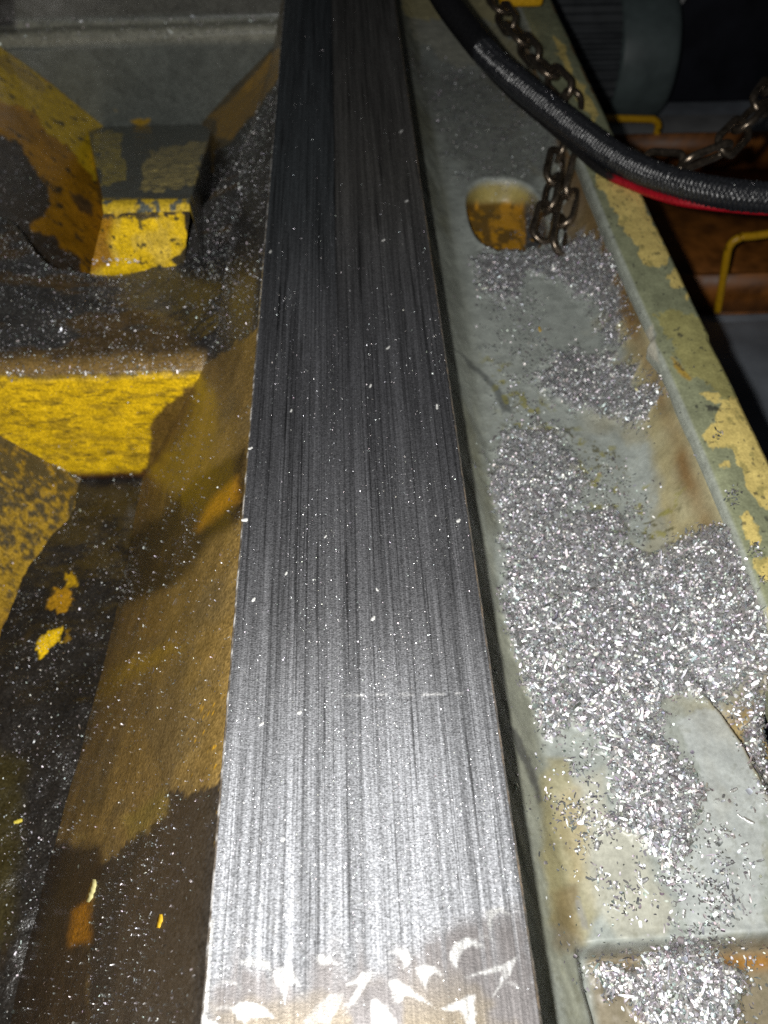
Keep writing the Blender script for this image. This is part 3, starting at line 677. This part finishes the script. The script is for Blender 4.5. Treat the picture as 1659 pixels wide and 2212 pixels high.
# --- rim
prof = resample([(110.5, -46), (109.0, -38), (108.2, -30), (107.4, -23.5), (107.8, -21.4), (109, -20.3), (112, -20), (124, -20), (127.2, -20.4), (128.8, -21.6), (129.4, -24), (129.4, -75)], .45)
yy = np.r_[np.arange(-30, 260, .6), np.arange(260, 690, 1.0)]
PR = np.stack([np.repeat(prof[:, :1], len(yy), 1), np.repeat(yy[None], len(prof), 0), np.repeat(prof[:, 1:], len(yy), 1)], -1)
shift = np.interp(yy, [60, 110, 160, 190, 228, 238, 242, 255, 300, 400, 690], [1.5, 1.5, 1.6, 1.2, .2, -1.2, 1.2, .6, -.6, -1.0, -2])
wgt = np.interp(np.arange(len(prof)), [0, len(prof)*.28, len(prof)*.55, len(prof)], [1, 1, 0.1, 0])
PR[..., 0] += shift[None]*wgt[:, None] + (.5*(fbm(yy*.06, yy*0, 140)-.5))[None]
PR[..., 0] += np.where(np.arange(len(prof)) > len(prof)*.5, 1, 0)[:, None]*((fbm(yy*.15, yy*0, 141)-.5)*1.2+np.interp(yy, [150, 450], [2.0, -2.5]))[None]
PR[..., 2] += (fbm(PR[..., 0]*.08, PR[..., 1]*.05, 142)-.5)*.5
px, py = project(PR)
topm = smooth(-21.3, -20.5, PR[..., 2])
col = np.array((.29, .31, .19))*np.ones(px.shape+(3,))*(.8+.4*fbm(PR[..., 0]*.1, PR[..., 1]*.05, 143))[..., None]
inner = smooth(109.5, 108.6, PR[..., 0]-shift[None]*.8)
col = mixc(col, inner, (.36, .385, .33)); col = mixc(col, smooth(-27, -31, PR[..., 2])*inner, (.33, .25, .12))
yr = np.array((.76, .60, .20))
pm(zr((760, 960), (900, 925), (1090, 950), (1200, 1100), (1300, 1300), (1400, 1480), (1440, 1600), (1530, 1750), (1560, 1850), (1250, 1810), (1330, 1700), (1280, 1560), (1130, 1480), (1000, 1400), (900, 1250), (850, 1100)), .55, (.42, .36, .09), warp=9, wf=.03, soft=9)
for k, p in enumerate([zr((370, -40), (700, -40), (690, 100), (770, 250), (820, 360), (880, 480), (850, 590), (760, 570), (690, 560), (650, 500), (640, 420), (560, 350), (550, 300), (500, 250), (480, 180), (400, 90)),
          zr((870, 650), (920, 610), (1000, 690), (990, 750), (900, 730)), zr((985, 820), (1040, 775), (1090, 840), (1010, 855)),
          zr((330, -180), (450, -180), (560, -60), (700, -20), (640, 60), (380, 20), (290, -40)),
          z4((1340, 800), (1390, 760), (1420, 700), (1440, 640), (1530, 610), (1690, 850), (1720, 1180), (1620, 1140), (1560, 1060), (1540, 950), (1500, 920), (1480, 860), (1400, 870)),
          z4((1515, 1180), (1560, 1170), (1620, 1270), (1610, 1330), (1550, 1310)), z4((1580, 1400), (1680, 1380), (1690, 1500), (1600, 1470)), z4((1420, 930), (1470, 920), (1480, 945), (1430, 950)),
          z4((1340, 600), (1420, 600), (1440, 635), (1380, 640)), [(1210, 90), (1290, 250), (1275, 262), (1235, 190), (1190, 80)], [(1620, 1330), (1700, 1300), (1720, 1500), (1650, 1440)]]):
    m = polymask(p, px, py, warp=6, wf=.06, soft=1.8, seed=150+k)*(1-.85*inner)*.95
    col = mixc(col, m, yr)
    col = mixc(col, m*smooth(.6, .7, fbm(PR[..., 0]*.5, PR[..., 1]*.3, 170, 4))*.6, (.30, .27, .10))
pm(zr((900, 1300), (960, 1340), (1060, 1460), (1040, 1480), (940, 1420)), .8, (.45, .27, .02), warp=3, wf=.06, soft=4)
pm(zr((650, 1150), (760, 1030), (760, 1150), (800, 1340), (720, 1290)), .85, (.55, .52, .42), warp=3, wf=.06, soft=4)
for p in (zr((950, 1110), (980, 1100), (990, 1130), (960, 1140)), zr((1160, 1670), (1280, 1680), (1290, 1720), (1200, 1720)), zr((1080, 1680), (1110, 1680), (1110, 1700), (1085, 1705))):
    pm(p, .85, (.05, .05, .045), warp=4, wf=.1, soft=2)
col = mixc(col, smooth(.74, .78, fbm(PR[..., 0]*.6, PR[..., 1]*.6, 171, 3))*.7*topm, (.06, .06, .05))
ef = smooth(1.2, .2, np.abs(PR[..., 0]-129.5+np.interp(PR[..., 1], [150, 450], [-2.0, 2.5])))*smooth(.5, .6, fbm(PR[..., 1]*.2, PR[..., 2]*.2, 172)); col = mixc(col, ef*.8, (.22, .09, .02))
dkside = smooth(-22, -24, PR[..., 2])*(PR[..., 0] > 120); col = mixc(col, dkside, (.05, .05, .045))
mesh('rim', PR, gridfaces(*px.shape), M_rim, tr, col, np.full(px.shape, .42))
SRM = Surf(PR); rimpx, rimpy = px, py

# --- swarf on the trough floor: piles and a loose scatter
D = np.clip(pile**1.4 + .22*fringe, 0, 1)
scat = np.zeros(D.shape)
for k, (p, d) in enumerate([([(1470, 1770), (1440, 1850), (1425, 1950), (1470, 2020), (1545, 1985), (1600, 1905), (1550, 1820)], .8), ([(1430, 1850), (1560, 1790), (1640, 1880), (1610, 1960), (1560, 2020), (1440, 2020), (1400, 1960)], .5),
                            ([(1195, 1590), (1260, 1590), (1320, 1780), (1310, 1920), (1230, 1860), (1195, 1760)], .42),
                            ([(1300, 1780), (1480, 1850), (1430, 2020), (1290, 1980)], .32), ([(1060, 640), (1180, 640), (1180, 800), (1160, 900), (1080, 880)], .24),
                            ([(1210, 960), (1330, 990), (1460, 1180), (1560, 1220), (1400, 1190), (1230, 1110)], .22),
                            ([(880, 120), (1130, 150), (1230, 330), (1180, 400), (980, 380)], .3), ([(1600, 1480), (1659, 1500), (1720, 1820), (1660, 1760)], .5),
                            ([(1250, 2010), (1659, 1980), (1659, 2211), (1350, 2211)], .16), ([(1080, 1600), (1240, 1600), (1300, 2040), (1260, 2211), (1180, 1900)], .03),
                            ([(1140, 430), (1235, 480), (1240, 545), (1130, 540)], .4)]):
    scat = np.maximum(scat, polymask(p, px_t, py_t, 16, .02, 22, 180+k)*d)
scat = scat*(.25+1.6*smooth(.42, .62, fbm(Xg*.22, Yg*.22, 136, 3)))
parts = []
pt, nn = ST.sample(D*(py_t > 500), 40000); parts.append(flakes(pt, nn, np.where(rng.random(len(pt)) < .45, .55, .9), .48, .5, .55, .8, (.3, .85)))
pt, nn = ST.sample(D*smooth(1000, 1500, py_t), 6000); parts.append(flakes(pt+[0, 0, .3], nn, np.where(rng.random(len(pt)) < .5, .85, 1.5), .62, .42, .7, .8, (.5, .97)))
pt, nn = ST.sample(scat, 10000); parts.append(flakes(pt, nn, .85, .45, .4, .3, .8, (.25, .7)))
pt, nn = ST.sample(scat+.02*smooth(47, 50, Xg), 900); parts.append(flakes(pt, nn, 1.2, .6, .35, .3, .8, (.35, .8)))
pt, nn = ST.sample(np.clip(D*.6+scat, 0, 1)*(py_t > 500), 520); parts.append(flakes(pt+[0, 0, .3], nn, 2.0, .26, .4, .5, 1.0, (.5, .97)))
rd = np.zeros(rimpx.shape)
for (a, b, r) in ((1583, 1072, 26), (1495, 1162, 14), (1632, 1190, 22), (1550, 940, 14), (1650, 1250, 14)): rd = np.maximum(rd, smooth(r, r*.5, np.hypot(rimpx-a, rimpy-b)+8*(fbm(rimpx*.08, rimpy*.08, 190)-.5)))
pt, nn = SRM.sample(rd, 420); parts.append(flakes(pt, nn, .85, .45, .5, .5, .8, (.2, .7)))
pt, nn = SRM.sample(topm*.1+.3*inner*(rimpy < 1200), 60); parts.append(flakes(pt, nn, .9, .5, .4, .4, .8, (.3, .8)))
V, F_, K = cat(*parts)
tag(mesh('steel_swarf', V, F_, M_chip, None, K, smooth_=False), 'heaped steel swarf chips on the gray trough floor and its rim', 'metal swarf', kind='stuff')

# ================================================================== HOSE, CABLE, CHAINS
pts = [(912, -90, 16), (938, -40, 12), (968, 10, 8), (1010, 66, 3), (1062, 128, -1), (1120, 180, -4), (1190, 236, -8), (1262, 292, -11.5), (1330, 340, -13.2), (1400, 376, -12.5), (1490, 404, -9), (1580, 420, -6), (1680, 428, -4), (1790, 428, -2), (1960, 415, 0), (2160, 380, 2)]
HP, hs = spline([atZ(*p) for p in pts], .22)
hose = empty('coolant_hose', 'black braided hose with smooth rubber sleeve crossing over the chipped rim', 'hose', tuple(HP[len(HP)//2]))
hpx, hpy = project(HP)
k0 = int(np.argmin(np.hypot(hpx-1040, hpy-112)))
sl_ = HP[:k0+6:4]
rsl = np.full(len(sl_), 6.6); rsl[-3:] = (6.5, 6.3, 5.8)
V, F_ = tube(sl_, rsl, 32); mesh('rubber_sleeve', V, F_, M_rubber, hose)
bp_ = HP[k0-20:]; ss = hs[k0-20:len(HP)]
nphi = 72; ph = np.linspace(0, 2*np.pi, nphi, endpoint=False)[None]
pit = 1.8
a1 = np.cos(2*np.pi*ss[:, None]/pit + 5*ph); a2 = np.cos(2*np.pi*ss[:, None]/pit - 5*ph)
chk = np.sign(np.sin(5*ph+1e-3)*np.ones_like(a1))
hn = fbm(ss[:, None]*1.3+0*ph, np.cos(ph)*6+0*ss[:, None], 201, 3)
rb = 5.85 + (.12+.36*hn)*np.maximum(a1, a2) + .10*a1*chk + .5*(fbm(ss*.08, ss*0, 200)[:, None]-.5) + .35*(hn-.5)
V, F_ = tube(bp_, rb, nphi); mesh('braided_cover', V, F_, M_braid, hose)
# swarf stuck to the hose
T_, A_, B_ = frames(bp_)
n = 1500; ii = rng.integers(10, len(bp_)-10, n); wsel = rng.random(n) < np.interp(ii, [0, len(bp_)*.5, len(bp_)], [1, .7, .3]); ii = ii[wsel]; n = len(ii)
fi = rng.normal(1.75, .6, n)
nn = A_[ii]*np.cos(fi)[:, None]+B_[ii]*np.sin(fi)[:, None]
fV, fF, fK = flakes(bp_[ii]+nn*6.05, nn, .42, .24, .6, .2, .8, (.25, .8))
tag(mesh('steel_dust', fV, fF, M_dust, None, fK, smooth_=False), 'bright steel dust caught in the braid of the black hose', 'metal dust', kind='stuff')
# second thin dark cable and the red one under the hose
cp = [(1022, 112, -9), (1050, 150, -11), (1104, 206, -14), (1172, 264, -16), (1240, 322, -17.5), (1300, 373, -18.2), (1370, 405, -18), (1450, 433, -15), (1540, 447, -12), (1659, 457, -9), (1790, 458, -6), (1960, 446, -4), (2160, 412, -2)]
cp = [atZ(a, b-1, c) for a, b, c in cp]
CP, cs = spline(cp, .8)
V, F_ = tube(CP, 1.75, 16)
cx_, cy_ = project(V)
g_ = smooth(.45, .55, fbm(cx_*.03, cy_*.03, 210)*.5 + .5*smooth(1390, 1250, cx_))
kc = mixc(np.array((.30, .004, .012))*np.ones((len(V), 3)), g_, (.012, .011, .011))
tag(mesh('red_cable', V, F_, M_red, None, kc, np.full(len(V), .4), origin=CP[len(CP)//2]), 'thin red insulated cable running under the braided hose', 'cable')

def link_mesh(L=26, W=13, d=3.3):
    R_ = (W-d)/2; h = (L-d)/2-R_
    t = np.linspace(0, 2*np.pi, 48, endpoint=False)
    c = np.stack([R_*np.sin(t), R_*np.cos(t)+np.where(np.cos(t) >= 0, h, -h), 0*t], -1)
    nrm = np.stack([np.sin(t), np.cos(t), 0*t], -1)
    ph = np.linspace(0, 2*np.pi, 12, endpoint=False)
    V = c[:, None]+d/2*(nrm[:, None]*np.cos(ph)[None, :, None]+np.array([0, 0, 1.])*np.sin(ph)[None, :, None])
    i = np.arange(48*12).reshape(48, 12); j = np.roll(i, -1, 1); k = np.roll(i, -1, 0); l = np.roll(k, -1, 1)
    return V.reshape(-1, 3), np.stack([i, j, l, k], -1).reshape(-1, 4)
lv, lf = link_mesh()
proto = None
def chain(label, pts, start=0.0, roll0=.4):
    global proto
    Q, s = spline([atZ(*p) for p in pts], .5)
    o = empty('chain', label, 'chain', tuple(Q[len(Q)//2]), 'lengths of oily steel chain')
    pitch = 19.2; k = 0; d = start
    T, A, B = frames(Q)
    while d < s[-1]-1:
        i = int(np.searchsorted(s, d)); i = min(i, len(Q)-1)
        c, t, a, b = Q[i], T[i], A[i], B[i]
        ang = roll0 + (k % 2)*math.pi/2*.92 + random.uniform(-.18, .18)
        xa = a*math.cos(ang)+b*math.sin(ang); za = np.cross(xa, t)
        if proto is None:
            proto = mesh('link', lv, lf, M_chain, o, origin=(0, 0, 0)); L_ = proto
        else:
            L_ = proto.copy(); C.objects.link(L_); L_.parent = o
        loc = (c-Q[len(Q)//2])*S
        L_.matrix_local = Matrix(((xa[0], t[0], za[0], loc[0]), (xa[1], t[1], za[1], loc[1]), (xa[2], t[2], za[2], loc[2]), (0, 0, 0, 1)))
        d += pitch; k += 1
    return o
chain('oily steel chain passing under the hose and hanging into the rusty hole', [(1030, -110, -6), (1062, -20, -8), (1108, 62, -11), (1165, 135, -13), (1222, 196, -14), (1238, 240, -20), (1222, 300, -26), (1203, 350, -30), (1186, 440, -35), (1166, 520, -40)], 4, .5)
chain('slack steel chain looping from the dark background to the hose', [(1745, 60, 4), (1690, 150, 2), (1630, 240, -1), (1560, 318, -4), (1470, 352, -8), (1390, 348, -15), (1320, 322, -22)], 2, .8)
chain('short steel chain strand lying beside the hole, right of the hanging chain', [(1252, 345, -24), (1238, 400, -31), (1218, 470, -36), (1204, 540, -38)], 8, 1.1)

# ================================================================== BACKGROUND BELOW THE RIM
V, F_ = box(-900, 1600, -300, 2200, -230, -200)
fo = mesh('floor', V, F_, M_floor, None, smooth_=False); fo['kind'] = 'structure'
tray = empty('tote_tray', 'brown steel tote tray with bent yellow wire handles standing right of the rim', 'tray', (330, 580, -200))
x0, x1, y0, y1, zb, zt_ = 190, 470, 487, 690, -199.5, -166
body = join([box(x0, x1, y0, y1, zb, zb+2), box(x0, x1, y0, y0+2.5, zb+2, zt_), box(x0, x1, y1-2.5, y1, zb+2, zt_), box(x0, x0+2.5, y0+2.5, y1-2.5, zb+2, zt_), box(x1-2.5, x1, y0+2.5, y1-2.5, zb+2, zt_)])
mesh('tray_body', *body, M_tray, tray, smooth_=False)
def handle(pts, r):
    Q, s = spline(pts, 1.0); V, F_ = tube(Q, r, 14); return V, F_
def bent(a, b, c, rad=14):
    a, b, c = map(np.asarray, (a, b, c)); u = (a-b)/np.linalg.norm(a-b); v = (c-b)/np.linalg.norm(c-b)
    t = np.linspace(0, 1, 6)[:, None]
    arc = (1-t)**2*(b+u*rad)+2*t*(1-t)*b+t*t*(b+v*rad)
    return [tuple(a)]+[tuple(q) for q in arc]+[tuple(c)]
Yn, Yf = y0-2.6, y1+.5
hA = [atY(1550, 672, Yn), atY(1577, 512, Yn), atY(1800, 505, Yn)]
mesh('handle', *handle(bent(*hA, 12)+[tuple(atY(1830, 640, Yn))], 2.6), M_wire, tray)
hB = [atY(1180, 262, Yf), atY(1300, 256, Yf), atY(1428, 258, Yf), atY(1400, 345, Yf)]
b_ = bent(hB[1], hB[2], hB[3], 10)
mesh('handle', *handle([tuple(hB[0])]+b_, 2.9), M_wire, tray)
# small yellow clip on the near wall
V, F_ = join([box(310, 345, y0-1.2, y0-.01, -172, -169), box(318, 324, y0-1.2, y0-.01, -183, -172), box(331, 337, y0-1.2, y0-.01, -183, -172)])
mesh('clip', V, F_, M_wire, tray, smooth_=False)
V, F_ = box(225, 560, 694, 775, -199.6, -190)
tag(bevel(mesh('sheet', V, F_, M_slab, None, smooth_=False, origin=(390, 735, -195)), 2), 'pale gray sheet lying on the floor behind the brown tray', 'sheet')
V, F_ = box(150, 900, 350, 470, -199.7, -192)
tag(bevel(mesh('floor_plate', V, F_, M_floor, None, smooth_=False, origin=(500, 420, -196)), 1.5), 'blue gray steel plate on the floor in front of the tray', 'plate')
V, F_ = box(100, 1300, 815, 1300, -199.8, 700)
cb = empty('cabinet', '', 'cabinet', (700, 1050, -200))
bevel(mesh('cabinet_body', V, F_, M_dark, cb, smooth_=False), 6)
kb = atY(1440, -22, 800)
t_ = np.linspace(800, 815, 8); V, F_ = tube(np.stack([t_*0+kb[0], t_, t_*0+kb[2]], -1) + np.array([0, 0, 1e-4])*np.arange(8)[:, None], 20, 32)
n_ = len(V); V = np.vstack([V, [[kb[0], 799, kb[2]]]]); 
F_ = np.vstack([F_, [[n_, (i+1) % 32, i, i] for i in range(32)]]) if False else F_
kn = mesh('knob', V, F_, M_slab, cb)
cap = mesh('knob_face', np.stack([kb[0]+20*np.cos(np.linspace(0, 2*np.pi, 32, endpoint=False)), np.full(32, 800.02), kb[2]+20*np.sin(np.linspace(0, 2*np.pi, 32, endpoint=False))], -1), np.arange(32)[None], M_slab, kn, smooth_=False, origin=np.array((700, 1050, -200)))
tag(cb, 'large dark cabinet in the shadow at the upper right', 'cabinet')
mo = atY(1430, 112, 800); ml = atY(1175, 118, 800)
x1_, x0_ = mo[0], ml[0]; zc = mo[2]; R0 = 56.0
motor = empty('electric_motor', 'dim ribbed gray electric motor lying in front of the dark cabinet', 'motor', ((x0_+x1_)/2, 800, zc-R0))
def drum(xs_, rs_, fins=0):
    ph = np.linspace(0, 2*np.pi, 240, endpoint=False)
    r = np.array(rs_)[:, None] + (2.6*np.clip(np.cos(fins*ph)*3, -1, 1)[None] if fins else 0)
    V = np.stack([np.repeat(np.array(xs_)[:, None], 240, 1), 800+r*np.sin(ph)[None], zc+r*np.cos(ph)[None]], -1)
    i = np.arange(len(xs_)*240).reshape(len(xs_), 240); j = np.roll(i, -1, 1)
    return V.reshape(-1, 3), np.stack([i[:-1], j[:-1], j[1:], i[1:]], -1).reshape(-1, 4)
xm = x1_-52
mesh('finned_body', *drum(np.linspace(x0_-40, xm, 6), [R0-5]*6, 40), M_dark2, motor, smooth_=False)
mesh('end_bell', *drum([xm, xm+.5, xm+3, x1_-9, x1_-4, x1_-1, x1_, x1_+.2], [R0-9, R0-1, R0, R0, R0-1.5, R0-5, R0-14, .5]), M_post, motor)
# yellow bracket and pale knob at the top of the frame
b0 = atZ(1140, -40, -2)
V, F_ = box(b0[0]-16, b0[0]+9, b0[1]-8, b0[1]+26, -13, -2)
tag(bevel(mesh('bracket', V, F_, M_wire, None, smooth_=False, origin=b0), 2.5, 3), 'yellow bracket on the rim at the top edge above the chain', 'bracket')

# ================================================================== LARGER LOOSE PIECES
def one(name, P0, L, W, ang, tilt, colr, mat, label, cat_, group=None, curl=.5, thick=.12, nrm=None):
    """one curled shaving with a real thickness"""
    n = 9; u = np.linspace(-1, 1, n)
    xs_ = L/2*np.sin(u*curl)/max(math.sin(curl), .05) if curl > .05 else L/2*u
    zs_ = L/2*(1-np.cos(u*curl))*1.1
    wv = W/2*(1-.45*np.abs(u)**2.2)*(1+.25*np.array([random.uniform(-1, 1) for _ in u]))
    top = np.stack([np.stack([xs_, -wv, zs_], -1), np.stack([xs_, wv*.9, zs_+.05*W], -1)], 1)
    bot = top - np.array([0, 0, thick])
    ring = np.stack([top[:, 0], top[:, 1], bot[:, 1], bot[:, 0]], 1)
    ca, sa = math.cos(ang), math.sin(ang); ct, st = math.cos(tilt), math.sin(tilt)
    Rm = np.array([[ca, -sa, 0], [sa, ca, 0], [0, 0, 1]])@np.array([[1, 0, 0], [0, ct, -st], [0, st, ct]])
    V = ring.reshape(-1, 3)@Rm.T
    V[:, 2] -= V[:, 2].min()-.03
    if nrm is not None:
        e2 = np.asarray(nrm)/np.linalg.norm(nrm); e0 = np.cross([0, 1.0, 0], e2); e0 /= np.linalg.norm(e0); e1 = np.cross(e2, e0)
        V = V@np.stack([e0, e1, e2])
    V = V+P0
    i = np.arange(n*4).reshape(n, 4); j = np.roll(i, -1, 1)
    Fc = np.vstack([np.stack([i[:-1], i[1:], j[1:], j[:-1]], -1).reshape(-1, 4), i[:1, :], i[-1:, ::-1]])
    o = mesh(name, V, Fc, mat, None, np.tile(np.array(colr, float), (len(V), 1)), smooth_=False, origin=P0)
    return tag(o, label, cat_, group)
STEEL = (.85, .85, .85); LINT = (.6, .6, .58)
WAYG = 'larger shavings on the way'
for x, y, L, W, a in [(944, 880, 2.6, .9, 1.5), (838, 752, 2.2, .8, .9), (800, 835, 2.0, .7, 1.3), (522, 1125, 2.0, 1.2, .1), (990, 1126, 1.6, 1.0, .8), (806, 1337, 1.7, 1.0, 1.0), (815, 1275, 1.3, .8, 2.0), (548, 1297, 1.5, .8, 1.0),
                      (618, 1240, 1.3, .7, 1.2), (703, 1160, 1.2, .6, 1.0), (565, 1565, 1.4, .8, .7), (647, 1540, 1.2, 1.0, .4), (878, 435, 2.2, .8, .9), (866, 285, 3.0, 1.2, 1.1), (828, 520, 1.9, .7, .7), (629, 888, 1.5, .7, 1.3), (584, 545, 2.0, .9, 1.3), (611, 1815, 1.1, .9, .5), (528, 970, 1.6, .9, .5)]:
    q = atZ(x, y, 0)
    if abs(q[0]) > 29.2: q[0] = math.copysign(29.0, q[0])
    one('metal_shaving', q, L*.85, W*.85, a, random.uniform(-.3, .3), LINT, M_flake, 'small pale shaving lying loose on the dark brushed way', 'shaving', WAYG, .6)
TRG = 'larger bright shavings on the trough floor'
zt_at = lambda X, Y: float(P[np.abs(xs_t-X).argmin(), np.abs(ys_t-Y).argmin(), 2])
xs_t = np.arange(30.6, 112.2, .5); ys_t = np.r_[np.arange(-30, 260, .6), np.arange(260, 690, 1.0)]
for zx, zy, L, W, a in [(670, 1335, 2.6, 1.4, 1.2), (880, 1480, 1.9, 1.0, 1.4), (905, 1505, 2.2, 1.3, .4), (1345, 1060, 2.2, .9, .4), (1420, 1210, 2.8, 1.0, .6 - 1.2), (1220, 1195, 2.3, 1.2, 1.2), (1380, 1190, 1.8, .5, 2.3), (1425, 1480, 2.6, .5, 1.4),
                        (700, 1250, 2.2, 1.1, .5), (770, 1150, 2.1, .9, 1.3), (575, 1355, 1.6, 1.2, .3), (830, 1250, 1.7, 1.3, .9), (890, 2040, 2.6, 1.4, .8), (1325, 2000, 2.2, 1.6, .3), (855, 2095, 2.0, 1.5, .3), (1400, 1330, 2.0, 1.1, .3), (1100, 1670, 2.0, .9, 1.2), (950, 1360, 2.4, .9, .6)]:
    x, y = 995.4+zx*.4372, 1244.3+zy*.4372
    q = atZ(x, y, -42); q[2] = zt_at(q[0], q[1]); q = atZ(x, y, q[2]); q[2] = zt_at(q[0], q[1])+.1
    one('metal_shaving', q, L, W, a, random.uniform(-.25, .25), STEEL, M_chip, 'larger bright curled shaving on the gray trough floor', 'shaving', TRG, .7)
def on_wall(x, y):
    """where the line of sight meets the wall beside the way"""
    d = ray(x, y); best = None
    a, b = project(PW); i = np.argmin((a-x)**2+(b-y)**2)
    u_, v_ = np.unravel_index(i, a.shape); n_ = np.cross(PW[u_, v_+1]-PW[u_, v_], PW[u_+1, v_]-PW[u_, v_])
    return PW[u_, v_], n_*np.sign(n_[2])
q, nq = on_wall(200, 1925)
one('paint_flake', q, 5.4, 4.2, 1.25, 0, (.72, .66, .30), M_flake, 'ragged pale yellow paint flake on the dark wall at the lower left', 'paint flake', None, .35, nrm=nq)
q, nq = on_wall(345, 1990)
one('paint_flake', q, 2.6, 2.6, 1.3, 0, (.62, .38, .02), M_flake, 'yellow paint crumb on the black oily wall, right of the ragged pale flake', 'paint flake', None, .35, nrm=nq)
one('paint_flake', np.array(atZ(40, 1775, -94)), 2.6, 1.2, .3, .2, (.75, .62, .08), M_flake, 'yellow paint crumb among dark swarf at the far left', 'paint flake', None, .5)
q = atZ(1166, 712, -42); q[2] = zt_at(q[0], q[1])+.1
one('paint_flake', q, 3.2, 1.2, 1.5, .1, (.75, .48, .03), M_flake, 'small yellow paint chip on the gray trough floor', 'paint flake', None, .3)
q = atZ(1365, 880, -42); q[2] = zt_at(q[0], q[1])+.6
one('paint_flake', q, 2.0, 1.8, .5, .1, (.75, .70, .40), M_flake, 'round cream paint crumb at the tip of a swarf heap near the rim', 'paint flake', None, .3)
